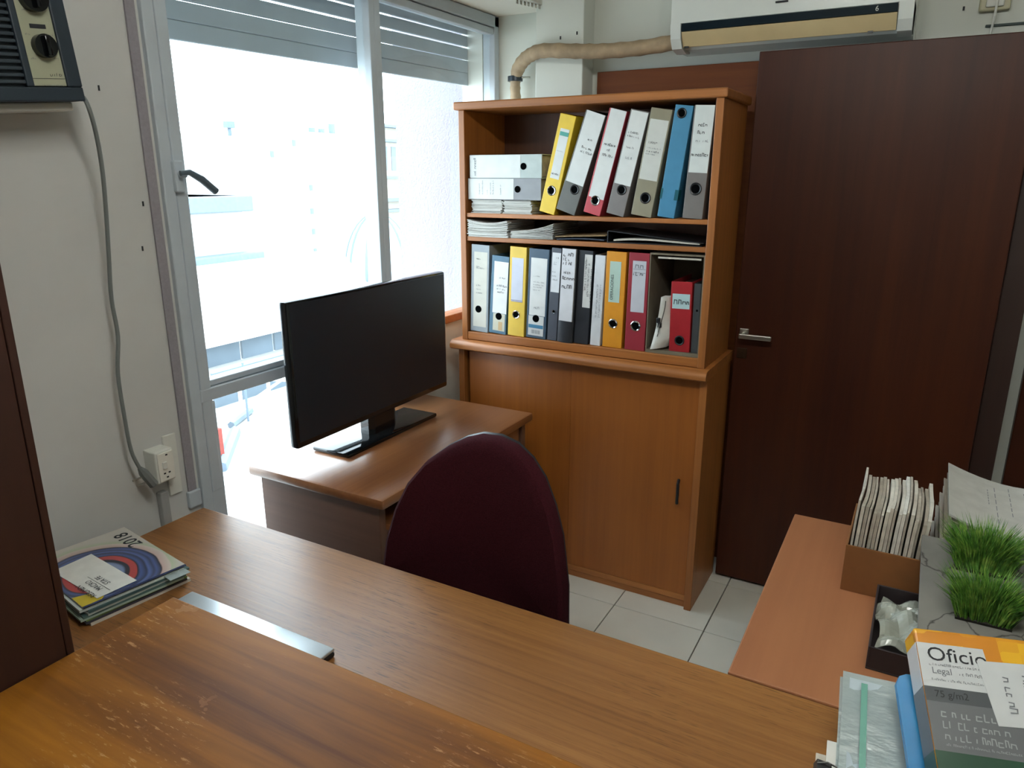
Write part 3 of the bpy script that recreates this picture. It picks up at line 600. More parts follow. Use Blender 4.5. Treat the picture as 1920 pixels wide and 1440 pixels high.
for k in range(5):
    a = 2*math.pi*k/5+.3; e = Vector((cxm+.27*math.cos(a), cy-.24+.27*math.sin(a), .075))
    l = MB().tube([(cxm, cy-.24, .10), e], [.026, .018], 8).build('base_leg', M_black, ch, smooth=True)
    MB().cyl(e+Vector((-.012*math.sin(a), .012*math.cos(a), -.047)), e+Vector((.012*math.sin(a), -.012*math.cos(a), -.047)), .028, 16).build('caster', M_black, l)

# ================================================================ MAIN DESK, SIDE DESK, COUNTER, PARTITION
ZD = .73
t = thing('main_desk', 'long worn wooden desk across the room in front of the chair', 'desk', (-.55, .9, 0))
MB().box((-1.66, .625, ZD-.028), (.62, 1.204, ZD), .003).build('desk_top', M_desk, t)
for a in (-1.64, .57): MB().box((a, .66, 0), (a+.025, 1.17, ZD-.028), .002).build('side_panel', M_mdesk_side, t)
MB().box((-1.30, .66, .35), (.57, .675, ZD-.028)).build('modesty_panel', M_mdesk_side, t)
t = thing('side_desk', 'plain pinkish brown desk on the right holding boxes and papers', 'desk', (.2, 1.6, 0))
MB().box((-.218, 1.209, ZD-.025), (.62, 1.967, ZD), .003).build('desk_top', M_rdesk, t)
for a in (1.24, 1.915): MB().box((-.12, a, 0), (.6, a+.022, ZD-.025), .002).build('side_panel', M_rdesk, t)
ZK = .80
t = thing('counter', 'scratched reddish brown wooden counter top nearest to the viewer', 'counter', (-.1, .2, 0))
MB().box((-1.234, -.55, ZK-.026), (1.1, .801, ZK), .0025).build('counter_top', M_counter, t)
for a in (-1.20, .3, 1.06): MB().box((a, -.5, 0), (a+.025, .58, ZK-.026), .002).build('support_panel', M_panel, t)
t = thing('partition_panel', 'tall dark brown wooden partition at the left edge of counter', 'partition', (-1.25, 0, 0))
MB().box((-1.266, -1.2, 0), (-1.238, .588, 2.25), .002).build('panel', M_panel, t)
MB().box((-1.267, .589, 0), (-1.2375, .602, 2.25), .002).build('edge_strip', M_panel, t)
# laptop
t = thing('laptop', 'closed silver laptop lying on desk half under the counter', 'laptop', (-1.09, .77, ZD))
MB().box((-1.295, .64, ZD+.001), (-.886, .886, ZD+.011), .003).build('base', M_black, t)
MB().box((-1.295, .64, ZD+.0115), (-.886, .886, ZD+.019), .003).build('lid', M_silver, t, smooth=True)
# magazines
def ringcover():
    m, nt, b = base('swirl_cover'); co = coords(nt)
    nz = N(nt, 'ShaderNodeTexNoise', Scale=5.0, Detail=2.0); nt.links.new(co, nz.inputs[0])
    sep = N(nt, 'ShaderNodeSeparateXYZ'); nt.links.new(co, sep.inputs[0])
    def math_(op, a, b_=None):
        n = N(nt, 'ShaderNodeMath', operation=op)
        for s, v in ((n.inputs[0], a), (n.inputs[1], b_)):
            if v is None: continue
            if hasattr(v, 'links'): nt.links.new(v, s)
            else: s.default_value = v
        return n.outputs[0]
    dx = math_('MULTIPLY', math_('SUBTRACT', sep.outputs[0], .189), .85); dy = math_('MULTIPLY', math_('SUBTRACT', sep.outputs[1], .083), 1.0)
    d = math_('SQRT', math_('ADD', math_('MULTIPLY', dx, dx), math_('MULTIPLY', dy, dy)))
    d = math_('ADD', d, math_('MULTIPLY', math_('SUBTRACT', nz.outputs[0], .5), .035))
    f = math_('DIVIDE', d, .165)
    S = [(0, 'b0605e'), (.05, '8fa096'), (.09, '56706a'), (.12, 'a9b4ae'), (.19, '8893ad'), (.25, '7385ad'), (.29, '2a2f3c'), (.335, '2a2f3c'), (.35, 'a83c3c'), (.43, 'a83c3c'), (.445, '23262e'), (.475, '46588c'), (.53, '2c3248'), (.555, '54679c'), (.60, '333a55'), (.63, '48588a'), (.68, '2a2c34'), (.695, 'b59a94'), (.78, 'c0b4ab'), (.80, 'a7b395'), (.9, 'b9b4ac')]
    c = ramp(nt, f, [(p, lin(q)) for p, q in S]); nt.nodes[-1]
    for n in nt.nodes:
        if n.type == 'VALTORGB': n.color_ramp.interpolation = 'CONSTANT' if False else 'LINEAR'
    nt.links.new(c, b.inputs['Base Color']); b.inputs['Roughness'].default_value = .3; return m
mags = [('c9c6bd', .0075), ('3b3a44', .004), ('7a8f4a', .004), ('9fb2a4', .0045), ('4f6a68', .005), ('b7c3bd', .0055), ('3f5a5c', .005), ('c4cdc8', .0055)]
desc = ['white magazine at the bottom of the stack on the desk', 'dark magazine second from the bottom of the stack', 'green edged magazine third from the bottom of the stack', 'pale green magazine fourth from the bottom of the stack',
        'teal magazine in the middle of the desk stack', 'pale grey magazine third from the top of the stack', 'dark teal magazine just under the two topmost magazines', 'white edged magazine right under the swirl cover']
z = ZD; ANG = R(-9); B0 = Vector((-1.652, .968))
def mag_frame(dx=0, dy=0, dr=0): return (B0.x+dx, B0.y+dy), ANG+dr
for k, ((c, th), ds) in enumerate(zip(mags, desc)):
    (bx_, by_), an = mag_frame(random.uniform(-.004, .004), random.uniform(-.005, .003), R(random.uniform(-1.5, 1.5)))
    t = thing('magazine', ds, 'magazine', (bx_, by_, z), (0, 0, an), 'stack of magazines on the desk')
    MB().box((0, -.215, .0006), (.292, 0, th-.0006)).build('pages', M_paper, t, world=False)
    MB().box((0, -.216, 0), (.294, .001, .0006)).box((0, -.216, th-.0006), (.294, .001, th)).box((.2935, -.216, 0), (.2945, .001, th)).build('cover', plain('mag_'+c, c, .35), t, world=False)
    z += th
t = thing('magazine', 'topmost magazine with coloured swirl cover and the year 2018', 'magazine', (B0.x, B0.y, z), (0, 0, ANG), 'stack of magazines on the desk')
MB().box((0, -.215, 0), (.292, 0, .004)).build('pages', M_paper, t, world=False)
co_ = MB().box((0, -.2165, .004), (.297, .0015, .0048)); co_.v = [v+Vector((0, .2165, 0)) for v in co_.v]
co_ = co_.build('cover', ringcover(), t, world=False); co_.location = (0, -.2165, 0)
for v_ in co_.data.vertices: pass
text(t, '2018', .044, (.122, -.010, .0049), (-1, 0, 0), (0, -1, 0), M_ink, squeeze=1.05, bold=.0006)
mb = MB().box((.292, -.2165, .0036), (.2985, .0015, .0056), .001).build('glossy_spine', plain('glossy_navy', '2b3556', .12), t, world=False)
MB().prism([(.262, -.216), (.297, -.216), (.297, -.199), (.275, -.194)], 'z', .0049, .0052).build('yellow_corner', plain('yellow_print', 'bda727', .35), t, world=False) if False else None
MB().prism([(.240, -.2160), (.252, -.184), (.284, -.170), (.296, -.182), (.297, -.216)], 'z', .0049, .0052).build('yellow_print', plain('yellow_print', 'bda727', .35), t, world=False)
ztop = z+.0055
t = thing('handwritten_note', 'white paper note with handwriting lying on the swirl cover magazine', 'note', (-1.55, .86, ztop), (0, 0, ANG+R(4)))
MB().grid(lambda u, v: Vector((-.03+.19*u, -.105+.085*v, .0006+.004*(1-u)*v)), 8, 4, (0, 0, .0004)).build('sheet', M_paper, t, world=False)
for s, x, y in (('RESUMEN', .152, -.088), ('MACRO', .135, -.066), ('STA FE', .125, -.045)):
    text(t, s, .017, (x, y-.012, .0022), (-1, 0, 0), (0, -1, 0), M_ink, squeeze=.95)
MB().box((.06, -.074, .0016), (.152, -.0733, .0022)).build('underline', M_ink, t, world=False)
solo(MB().grid(lambda u, v: Vector((-1.405+.06*u, .885+.05*v, ztop-.012+.002*math.sin(3*u))), 4, 3, (0, 0, .0006)), 'clear_sleeve', M_plastic, 'clear plastic sleeve corner sticking out of the magazine stack', 'sleeve') if False else None
b_ = MB().box((.20, -.05, -.0015), (.325, -.004, -.0005)).build('loose_sleeve', M_plastic, [o for o in bpy.data.objects if o.get('label', '').startswith('topmost magazine')][0], world=False)

# ================================================================ CLUTTER ON THE SIDE DESK
MCB = plain('brown_cardboard', '7d4f26', .75, .08, 20)
FXL = ony(1762, 960, 1.65).x
t = thing('file_box', 'low brown cardboard box packed with upright paper files', 'box', (0, 1.74, ZD))
a0, a1, b0, b1, h = -.068, FXL-.006, 1.618, 1.86, .110
for nm, p, q in (('front', (a0, b0, ZD), (a1, b0+.004, ZD+h)), ('back', (a0, b1-.004, ZD), (a1, b1, ZD+h)), ('side', (a0, b0+.004, ZD), (a0+.004, b1-.004, ZD+h)), ('side', (a1-.004, b0+.004, ZD), (a1, b1-.004, ZD+h)), ('bottom', (a0+.004, b0+.004, ZD), (a1-.004, b1-.004, ZD+.004))):
    MB().box(p, q, .001).build(nm, MCB, t)
NF = int((a1-a0-.016)/.0079)
for k in range(NF):
    x = a0+.006+k*.0079; hh = random.uniform(.190, .21)-.012*(k/NF); tl = .006+random.uniform(-.0006, .0006); c = random.choice(('c4beb2', 'b8b2a6', 'd0cec6', 'c8c4b8', 'a69f93'))
    y0 = b0+.007+random.uniform(0, .012); cu = .003
    mb = MB().grid(lambda u, v: Vector((x+tl*v*v+cu*math.sin(math.pi*u)*v, y0+(b1-.02-y0)*u, ZD+.005+hh*v+.004*math.sin(9*u+k)*v)), 6, 5, (.0068 if k % 3 else .0045, 0, 0))
    solo(mb, 'paper_file', plain('file_'+c, c, .8, .15, 50), 'upright grey white paper file packed in the brown cardboard box', 'paper file', 'files packed in the cardboard box')
# tall stack of curled forms
t = thing('form_stack', 'stack of curled printed forms piled beside the file box', 'papers', (.33, 1.75, ZD))
MB().box((.252, 1.60, ZD), (.60, 1.93, ZD+.165)).build('lower_pile', plain('pile_dark', '5e564c', .85, .25, 60), t) if False else None
zb_ = ZD
def formfn(k, n):
    f = k/n
    def fn(u, v):
        curl = .034*f*max(0, 1-u/.38)**1.7 + .012*f*max(0, (u-.6)/.4)**2
        return Vector((FXL+.38*u+.020*f*(1-u)+.004*math.sin(k*2.1), 1.645+.285*v+.004*math.sin(k*1.7), zb_+.002+.0104*k+curl+.012*v*f))
    return fn
for k in range(18):
    c = 'b9b9b4' if k == 17 else random.choice(('a49c90', 'b4aea4', '8c857a'))
    mb = MB().grid(formfn(k, 17), 16, 4, (0, 0, .0045 if k % 4 else .0075)); mb.build('form', plain('form_'+c, c, .8, .08, 30), t, smooth=True)
ft = formfn(17, 17)
def onform(u, v): return ft(u, v)+Vector((0, 0, .0052))
mb = MB()
for (u, v0, v1, wd) in ((.42, .55, .9, .018), (.26, .2, .9, .004), (.34, .4, .95, .004), (.52, .5, .95, .004), (.60, .2, .6, .006), (.46, .25, .45, .01), (.56, .1, .25, .012), (.22, .5, .8, .004), (.7, .3, .8, .004)):
    for s in range(6):
        A = onform(u, v0+(v1-v0)*s/6); B = onform(u+wd, v0+(v1-v0)*s/6); C = onform(u+wd, v0+(v1-v0)*(s+.7)/6); D = onform(u, v0+(v1-v0)*(s+.7)/6); mb.add([A, B, C, D], [(0, 1, 2, 3)])
mb.build('print', M_inkgrey, t)
# slate board with grass
P0 = Vector((.0855, 1.203, .748)); PT = Vector((.0705, 1.606, .905))
t = thing('grass_board', 'grey slate patterned board with two green grass tufts', 'decoration', (P0.x, P0.y, P0.z))
v_ = (PT-P0); L_ = v_.length; v_.normalize(); u_ = Vector((1, 0, 0)); n_ = u_.cross(v_).normalized()
m, nt, b = base('slate_print'); co = coords(nt, (1, 1, 1))
vo = N(nt, 'ShaderNodeTexVoronoi', Scale=9.0, feature='DISTANCE_TO_EDGE'); nz = N(nt, 'ShaderNodeTexNoise', Scale=7.0, Detail=5.0)
nt.links.new(co, nz.inputs[0]); mm = mix(nt, .12, co, nz.outputs['Color']); nt.links.new(mm, vo.inputs[0])
c1 = ramp(nt, nz.outputs[0], [(.3, lin('5b5a56')), (.7, lin('7a7872'))]); f1 = ramp(nt, vo.outputs[0], [(.0, (1, 1, 1)), (.018, (0, 0, 0))])
nt.links.new(mix(nt, f1, c1, lin('2b2925')), b.inputs['Base Color']); b.inputs['Roughness'].default_value = .6
M_slate = m
mb = MB(); W = .30
c8 = [P0+u_*x+v_*y+n_*z for z in (-.012, 0) for x, y in ((0, 0), (W, 0), (W, L_), (0, L_))]
mb.add(c8, [(3, 2, 1, 0), (4, 5, 6, 7), (0, 1, 5, 4), (1, 2, 6, 5), (2, 3, 7, 6), (3, 0, 4, 7)]).build('board', M_slate, t)
gm, nt, b = base('grass_blade'); oi = N(nt, 'ShaderNodeTexNoise', Scale=60.0); nt.links.new(coords(nt), oi.inputs[0])
nt.links.new(ramp(nt, oi.outputs[0], [(.3, lin('2f5f20')), (.5, lin('5a8c30')), (.7, lin('93b050'))]), b.inputs['Base Color']); b.inputs['Roughness'].default_value = .5
def onboard(px, py): d = ray(px, py); o_ = Vector((0, 0, CH)); return o_ + d*((P0-o_).dot(n_)/d.dot(n_))
for fl_, fr_ in (((1792, 1068), (1893, 1090)), ((1790, 1160), (1897, 1186))):
    A = onboard(*fl_); B = onboard(*fr_); ex = (B-A); Lx = ex.length; ex.normalize(); dep = .045
    mb = MB(); sb = MB()
    sb.add([A+ex*x+v_*y+n_*z for z in (.0, .006) for x, y in ((0, 0), (Lx, 0), (Lx, dep), (0, dep))], [(4, 5, 6, 7), (0, 1, 5, 4), (1, 2, 6, 5), (2, 3, 7, 6), (3, 0, 4, 7)])
    for k in range(900):
        x = random.uniform(0, Lx); y = random.uniform(0, dep); r0 = A+ex*x+v_*y+n_*.005
        q = x/Lx*2-1; hh = random.uniform(.055, .092)*(1-.22*q*q); lx = q*.035+random.uniform(-.016, .016); ly = (y-dep*.5)*.9+random.uniform(-.018, .014)
        wv = Vector((random.uniform(-1, 1), random.uniform(-1, 1), 0)).normalized()*.0013
        md = r0+Vector((lx*.35, ly*.35, hh*.6)); tp = r0+Vector((lx, ly, hh))
        mb.add([r0-wv, r0+wv, md+wv*.8, md-wv*.8, tp], [(0, 1, 2, 3), (3, 2, 4)])
    o = sb.build('soil', plain('dark_soil', '23201a', .9), t); g = mb.build('grass_tuft', gm, t); g['kind'] = 'stuff'
# dark tray with plastic bag
t = thing('dark_tray', 'small dark open tray on the side desk', 'tray', (.08, 1.46, ZD))
MT = plain('dark_tray_plastic', '2a2224', .55)
q0, q1, r0, r1, h = .004, .235, 1.345, 1.592, .048
for nm, p, q in (('base', (q0, r0, ZD), (q1, r1, ZD+.004)), ('side', (q0, r0, ZD+.004), (q0+.004, r1, ZD+h)), ('side', (q1-.004, r0, ZD+.004), (q1, r1, ZD+h)), ('front', (q0+.004, r0, ZD+.004), (q1-.004, r0+.004, ZD+h)), ('back', (q0+.004, r1-.004, ZD+.004), (q1-.004, r1, ZD+h))): MB().box(p, q, .001).build(nm, MT, t)
mb = MB().grid(lambda u, v: Vector((.014+.19*u+.006*math.sin(7*v), 1.375+.185*v+.008*math.sin(8*u), ZD+.016+.020*math.sin(math.pi*u)**.7*math.sin(math.pi*v)**.7+.016*abs(math.sin(8*u+5*v+.6*math.sin(9*v)))+.013*abs(math.sin(9*v-6*u+1.3+.5*math.sin(11*u))))), 22, 22, (0, 0, -.002))
solo(mb, 'plastic_bag', M_plastic2, 'crumpled clear plastic bag lying in the dark tray', 'bag')
# prop pile, ream, blue folder, sleeves
solo(sheets(.0, .30, 1.115, 1.195, ZD, ZD+.085, 16, .003), 'paper_stack', M_paper2, 'pile of papers propping up the paper ream and sleeves', 'papers')
YW, AL = R(17), R(34)
T = ony(1713, 1176, 1.12)
ux = Vector((math.cos(YW), math.sin(YW), 0)); dn = Vector((math.cos(AL)*math.sin(YW), -math.cos(AL)*math.cos(YW), -math.sin(AL))); nn = ux.cross(-dn).normalized()
rm = Matrix((ux, -dn, nn)).transposed().to_euler()
t = thing('paper_ream', 'legal size paper ream in orange, grey and green wrapper', 'paper ream', T, rm)
WR, LR, TR = .216, .34, .050
MB().box((.001, -LR+.001, -TR+.001), (WR-.001, -.001, -.001), .003).build('paper_block', M_paper, t, world=False)
m, nt, b = base('orange_check_wrapper'); co = coords(nt, (42, 60, 42)); ck = N(nt, 'ShaderNodeTexVoronoi', Scale=1.0, distance='CHEBYCHEV'); ck.inputs['Randomness'].default_value = .35
nt.links.new(co, ck.inputs[0]); sp = N(nt, 'ShaderNodeSeparateColor'); nt.links.new(ck.outputs['Color'], sp.inputs[0])
nt.links.new(ramp(nt, sp.outputs[0], [(.3, lin('c47d14')), (.5, lin('cc8a18')), (.7, lin('dca81c'))]), b.inputs['Base Color']); b.inputs['Roughness'].default_value = .35
MB().box((0, -LR, -TR), (WR, 0, 0), .003).build('wrapper', m, t, world=False)
def flat(name, pts, mat, z=.0004, th=.0004): return MB().prism(pts, 'z', z, z+th).build(name, mat, t, world=False)
M_rw = plain('ream_white', 'c6cacc', .4); M_rg = plain('ream_grey', '5f6265', .4); M_rd = plain('ream_dark_grey', '3f4448', .4); M_gr = plain('ream_green', '14402a', .35)
flat('white_print', [(.0002, -.022), (.088, -.022), (.094, -.085), (.0002, -.085)], M_rw)
flat('grey_print', [(.0002, -.085), (.094, -.085), (.142, -.170), (.0002, -.170)], M_rg)
flat('dark_print', [(.0002, -.085), (.094, -.085), (.098, -.105), (.0002, -.105)], M_rd, .0006)
flat('green_print', [(.0002, -.170), (.142, -.170), (.130, -.145), (.2135, -.145), (.2135, -.337), (.0002, -.337)], M_gr, .0002)
MB().box((-.0006, -.085, -.045), (0, -.022, -.002)).build('side_white_print', M_rw, t, world=False); MB().box((-.0006, -.17, -.047), (0, -.085, -.002)).build('side_grey_print', M_rg, t, world=False); MB().box((-.0006, -.337, -.047), (0, -.17, -.002)).build('side_green_print', M_gr, t, world=False)
text(t, 'Oficio', .0285, (.011, -.047, .001), (1, 0, 0), (0, 1, 0), M_ink, squeeze=1.12)
text(t, 'Legal', .013, (.014, -.066, .001), (1, 0, 0), (0, 1, 0), M_inkgrey)
text(t, '75 g/m2', .0135, (.012, -.099, .0012), (1, 0, 0), (0, 1, 0), M_ink)
MW2 = plain('pale_print', '9a9f9f', .5)
scribble(t, (0, 0, .001), (1, 0, 0), (0, 1, 0), [(.012, -.0545, .07, .0035), (.05, -.065, .035, .004), (.012, -.076, .078, .003)], M_inkgrey, 'small_print')
scribble(t, (0, 0, .001), (1, 0, 0), (0, 1, 0), [(.016, -.125, .075, .010), (.016, -.140, .085, .009), (.016, -.155, .085, .009), (.016, -.163, .09, .003)], MW2, 'small_print')
MB().add([Vector(q) for q in ((.015, -.195, .0012), (.115, -.195, .0012), (.115, -.1935, .0012), (.015, -.1935, .0012), (.1135, -.25, .0012), (.115, -.25, .0012))], [(0, 1, 2, 3), (4, 5, 2, 1)]).build('line_print', plain('green_line', '7f9a5c', .5), t, world=False)
mb = MB()
for k in range(3):
    a = math.pi/2+k*2*math.pi/3; b = a+2*math.pi/3; p = Vector((.028+.011*math.cos(a), -.213+.012*math.sin(a))); q = Vector((.028+.011*math.cos(b), -.213+.012*math.sin(b))); d_ = (q-p).normalized()*.003; n2 = Vector((-d_.y, d_.x))*.5
    p += d_; q -= d_; mb.add([(p.x-n2.x, p.y-n2.y, .0012), (q.x-n2.x, q.y-n2.y, .0012), (q.x+n2.x, q.y+n2.y, .0012), (p.x+n2.x, p.y+n2.y, .0012)], [(0, 1, 2, 3)])
mb.build('recycling_mark', plain('green_line', '7f9a5c', .5), t, world=False)
o = MB().prism([(.076, -.040), (.2135, -.034), (.2135, -.120), (.086, -.128)], 'z', .0012, .0016).build('taped_note', M_rw, t, world=False)
scribble(o, (0, 0, .0018), (0, -1, 0), (1, 0, 0), [(.06, .105, .05, .010), (.055, .13, .05, .012), (.05, .165, .055, .011), (.055, .19, .045, .012)], M_inkgrey)
t = thing('blue_folder', 'bright blue plastic folder tucked under the left of the paper ream', 'folder', T, rm)
pr = [(-.018+.014*math.cos(a)+.014-.014, -.060+.014*math.sin(a)) for a in [math.pi-k*math.pi/12 for k in range(7)]]
MB().prism([(-.020, -.33), (-.020, -.068), (-.014, -.056), (-.004, -.052), (.19, -.052), (.19, -.33)], 'z', -TR-.012, -TR-.002).build('cover', plain('blue_plastic', '2b7fb8', .25), t, world=False)
# sleeves
S0 = ony(1581, 1258, 1.14); YS, AS = R(6), R(24)
ux = Vector((math.cos(YS), math.sin(YS), 0)); dn = Vector((math.cos(AS)*math.sin(YS), -math.cos(AS)*math.cos(YS), -math.sin(AS))); nn = ux.cross(-dn).normalized()
rs = Matrix((ux, -dn, nn)).transposed().to_euler()
grp = 'plastic sleeves leaning beside the ream'
cols = [('aebcc4', 0, 0, 'pale blue document in a clear sleeve on top of leaning pile'), ('b3b5a8', .006, -.005, 'cream document sleeve second in the leaning pile'), ('7fa89c', -.003, -.004, 'green edged document sleeve third in the leaning pile'), ('b9c2c2', .004, .004, 'grey document sleeve lowest in the leaning pile')]
for k, (c, dx, dy, lb) in enumerate(cols):
    t = thing('document_sleeve', lb, 'document sleeve', S0+ux*dx-dn*dy+nn*(.003-.0058*k), rs, grp)
    wv = lambda u, v: .003*math.sin(5*u+k)*math.sin(6*v)
    MB().grid(lambda u, v: Vector((0.010+.118*u, -.255+.245*v, -.0005+wv(u, v))), 6, 8, (0, 0, -.003)).build('document', plain('doc_'+c, c, .7, .08, 20), t, world=False)
    MB().grid(lambda u, v: Vector((.134*u, -.262+.262*v, .0012+wv(u, v)+.0035*(1-u)*math.sin(11*v))), 8, 14, (0, 0, .0004)).build('clear_cover', M_plastic, t, world=False, smooth=True)
MB().box((.026, -.25, .0075), (.035, -.02, .0080)).build('green_strip', plain('green_strip', '5f9a8a', .4), [o for o in bpy.data.objects if o.get('label', '').startswith('pale blue document in')][0], world=False)
t = thing('clipped_sheets', 'white sheets held by a black binder clip with chrome handles', 'papers', S0+ux*-.018+dn*.115-nn*.012, rs)
MB().box((.002, -.13, -.004), (.09, -.0, 0)).build('sheets', M_paper, t, world=False)
MB().box((-.012, -.12, -.009), (.05, -.022, -.0045)).build('lower_sheets', M_paper2, t, world=False)
for y in (-.050, -.085):
    c = Vector((-.006, y, 0)); cl = MB().prism([(-.014, -.011), (-.010, .007), (.010, .003), (.010, .001), (-.006, .001), (-.010, -.011)], 'y', y-.014, y+.014).build('binder_clip', M_black, t, world=False)
    MB().tube([(-.010, y-.008, .007), (.004, y-.010, .012), (.016, y-.006, .013), (.019, y, .013), (.016, y+.006, .013), (.004, y+.010, .012), (-.010, y+.008, .007)], .0014, 8).build('clip_handle', M_chrome, cl, world=False, smooth=True)

# ================================================================ OUTSIDE
m, nt, b = base('stucco'); nz = N(nt, 'ShaderNodeTexNoise', Scale=130.0, Detail=3.0); nt.links.new(coords(nt), nz.inputs[0])
b.inputs['Base Color'].default_value = lin('86828a'); b.inputs['Roughness'].default_value = .9
bp = N(nt, 'ShaderNodeBump', Strength=.8, Distance=.006); nt.links.new(nz.outputs[0], bp.inputs['Height']); nt.links.new(bp.outputs[0], b.inputs['Normal'])
struct(MB().box((-2.29, 2.95, -6), (-1.905, 3.25, 4)), 'wall_exterior_wing', m)
struct(MB().box((-1.905, 2.945, 0), (-1.80, 3.2, 2.6)), 'wall_reveal', M_white)
M_fac = plain('pale_facade', '9a9a98', .9, .05, 1); M_fac2 = plain('cream_facade', '969086', .9, .05, 1); M_roof = plain('roof_sheet', 'c8c0ba', .8, .1, 2); M_dk = plain('far_window_glass', '4a5560', .3)
M_corn = plain('cornice_grey', '5b6874', .8); M_red = plain('red_brick_paint', '7a342c', .9, .1, 3); M_grey = plain('corrugated_grey', '56626c', .6, .1, 2)
def facade(t, X, px0, px1, py0, py1, name, mat, depth=.3, off=0):
    a = onx(px0, py0, X); b = onx(px1, py1, X)
    return MB().box((X-depth, min(a.y, b.y), min(a.z, b.z)), (X+off, max(a.y, b.y), max(a.z, b.z))).build(name, mat, t)
t = thing('corniced_house', 'pale house with grey cornices and one tilted window across the yard', 'building', (-14, 9, -9))
X = -14
def fy(px, py=400, X=X): return onx(px, py, X).y
zt = onx(400, 368, X).z
MB().box((X-4, fy(300), -9), (X, fy(455), zt), .02).build('wall', M_fac, t)
MB().box((X-4, fy(300), zt-.35), (X+.25, fy(463), zt), .03).build('cornice', M_corn, t)
z2 = onx(400, 478, X).z; MB().box((X-.2, fy(300), z2-.35), (X+.35, fy(470), z2), .03).build('cornice', M_corn, t)
zw0 = onx(395, 580, X).z; zw1 = onx(395, 535, X).z
wn = MB().box((X-.05, fy(383, 550), zw0), (X+.03, fy(410, 550), zw1)).build('window', M_corn, t)
MB().box((X+.03, fy(386, 550), zw0+.1), (X+.05, fy(407, 550), zw1-.08)).build('pane', M_dk, wn)
MB().box((X-.05, fy(372, 520), zw1+.18), (X+.18, fy(418, 520), zw1+.30)).build('window_hood', M_corn, t)
for px in (352, 372): MB().cyl((X-1, fy(px), zt), (X-1, fy(px), zt+.5), .16, 10).build('chimney_pot', M_red, t)
t = thing('tower_block', 'tall white tower block with a column of tiny windows', 'building', (-34, 22, -12)); X = -34
zt = onx(600, 262, X).z
MB().box((X-6, fy(470, 400, X), -12), (X, fy(705, 400, X), zt), .05).build('wall', M_fac, t)
MB().box((X-5, fy(560, 400, X), zt), (X-1, fy(690, 400, X), zt+.5), .05).build('roof_parapet', M_fac, t)
for px, py in ((583, 352), (585, 396), (588, 434), (591, 471), (596, 543), (510, 289), (551, 268)):
    c = onx(px, py, X); f = MB().box((X-.02, c.y-.13, c.z-.18), (X+.03, c.y+.13, c.z+.18)).build('window', M_corn, t)
    MB().box((X+.03, c.y-.09, c.z-.14), (X+.035, c.y+.09, c.z+.14)).build('pane', M_dk, f)
for px, py in ((585, 250), (603, 252), (622, 243)): c = onx(px, py, X-1.5); MB().cyl((c.x, c.y, zt), (c.x, c.y, c.z+.35), .22, 10).build('water_tank', M_corn, t)
t = thing('flat_roof_block', 'low white block behind with a roof antenna', 'building', (-40, 18, -12)); X = -40
zt = onx(400, 252, X).z; MB().box((X-5, fy(310, 300, X), -12), (X, fy(468, 300, X), zt), .05).build('wall', M_fac2, t)
c = onx(430, 240, X); MB().tube([(X, c.y, zt-.2), (X, c.y, c.z+.2)], .12, 8).box((X-.2, c.y-.3, c.z), (X+.2, c.y+.3, c.z+.4)).build('antenna', M_corn, t)
t = thing('domed_building', 'small building with ribbed grey dome seen beside the window mullion', 'building', (-20, 16, -9)); X = -20
c = onx(712, 520, X); top = onx(712, 400, X).z; rr = fy(750, 500, X) - c.y
mb = MB(); n = 20
rings = [[Vector((X+rr*math.cos(a)*math.cos(2*math.pi*k/n), c.y+rr*math.cos(a)*math.sin(2*math.pi*k/n), c.z+(top-c.z)*math.sin(a))) for k in range(n)] for a in [j*math.pi/2/8 for j in range(8)]]
vs = [v for r_ in rings for v in r_]; mb.add(vs, [(j*n+k, j*n+(k+1) % n, (j+1)*n+(k+1) % n, (j+1)*n+k) for j in range(7) for k in range(n)]+[tuple(range(7*n, 8*n))])
dm = mb.build('dome', plain('dome_slate', 'a3b2bc', .7, .15, 3), t)
for k in range(0, n, 2): MB().tube([rings[j][k] for j in range(8)], .06, 6).build('rib', M_corn, dm)
MB().box((X-rr-.2, c.y-rr-.2, -9), (X+rr+.2, c.y+rr+.2, c.z), .03).build('wall', M_fac2, t)
MB().box((X-rr-.4, c.y-rr-.4, c.z-.25), (X+rr+.4, c.y+rr+.4, c.z-.02), .03).build('cornice', M_corn, t)
t = thing('balconied_building', 'grey cornered building with balconies beyond the dome', 'building', (-46, 44, -12)); X = -46
za = onx(730, 232, X).z; MB().box((X-5, fy(706, 300, X), -12), (X, fy(800, 300, X), za), .05).build('wall', M_fac2, t)
for py in (235, 262, 330, 372, 392): z = onx(730, py, X).z; MB().box((X, fy(706, 300, X), z-.25), (X+.8, fy(800, 300, X), z), .03).build('balcony', M_corn, t)
for px in (722, 738):
    z0 = onx(730, 320, X).z; z1 = onx(730, 275, X).z; yy = fy(px, 300, X); MB().box((X-.05, yy-.35, z0), (X+.05, yy+.35, z1)).build('window', M_dk, t)
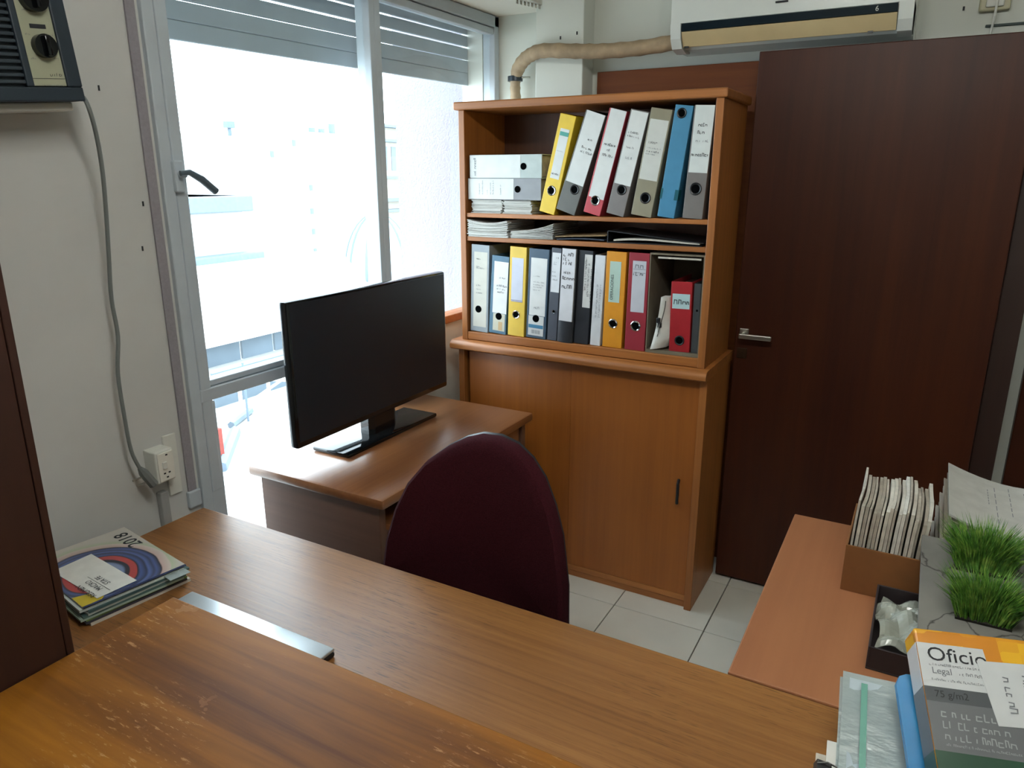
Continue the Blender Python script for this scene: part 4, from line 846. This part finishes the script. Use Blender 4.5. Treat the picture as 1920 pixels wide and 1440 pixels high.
# low roofs and yard
t = thing('tiled_shed', 'low shed with pale sheet roof and grey corrugated wall in the yard', 'shed', (-10, 8, -5)); X = -10
zr = onx(460, 640, X).z
A = onx(365, 628, X); B = onx(600, 672, X)
MB().add([(X, A.y-3, zr+.12), (X, B.y+2, zr+.12), (X-3.0, B.y+4, zr+.95), (X-3.0, A.y-4, zr+.95), (X, A.y-3, zr+.03), (X, B.y+2, zr+.03), (X-3.0, B.y+4, zr+.85), (X-3.0, A.y-4, zr+.85)], [(0, 1, 2, 3), (7, 6, 5, 4), (0, 4, 5, 1), (1, 5, 6, 2), (2, 6, 7, 3), (3, 7, 4, 0)]).build('roof', M_roof, t)
ZQ = onx(450, 688, -9.9).z
for k in range(12):
    y = A.y-2.6+k*.75
    if y < B.y+1.6: MB().box((X-.35, y, ZQ), (X-.3, y+.70, zr+.05)).build('wall_sheet', M_grey, t)
t = thing('lower_terrace', 'pale terrace roof with low red parapet below the window', 'terrace', (-6, 5, ZQ-.4))
MB().box((-10.3, -2, ZQ-.4), (-2.6, 16, ZQ)).build('deck', M_fac, t)
p = onz(424, 868, ZQ)
MB().box((p.x-2.4, p.y-1.5, ZQ), (p.x, p.y, ZQ+.42), .01).build('parapet', M_red, t)
q = onz(415, 885, ZQ); r_ = onz(442, 815, ZQ)
MB().tube([q+Vector((0, 0, .05)), r_+Vector((0, 0, .05))], .07, 6).build('roof_pipe', M_corn, t)
c = onz(470, 775, ZQ); e = onz(434, 803, ZQ)
MB().tube([c+Vector((0, 0, .04)), e+Vector((0, 0, .04))], .05, 6).build('roof_pipe', M_grey, t)
MB().tube([onz(466, 790, ZQ), onz(466, 790, ZQ)+Vector((0, 0, .8))], .015, 6).build('mast', M_corn, t)
c = onz(545, 742, ZQ)
for k in range(4): MB().tube([(c.x, c.y-.9+k*.5, ZQ), (c.x, c.y-.9+k*.5, ZQ+.55)], .025, 6).build('railing_post', M_white, t)
for z0_, z1_ in ((.55, .55), (.05, .5), (.5, .05)): MB().tube([(c.x, c.y-.95, ZQ+z0_), (c.x, c.y+.65, ZQ+z1_)], .02, 6).build('railing_bar', M_white, t)
MB().box((c.x-.5, c.y-.95, ZQ), (c.x-.45, c.y+.7, ZQ+.5)).build('dark_screen', M_grey, t)
struct(MB().box((-120, -60, -12.3), (-2.0, 140, -12)), 'ground', plain('pale_ground', 'b9b6b0', .9, .1, .5))
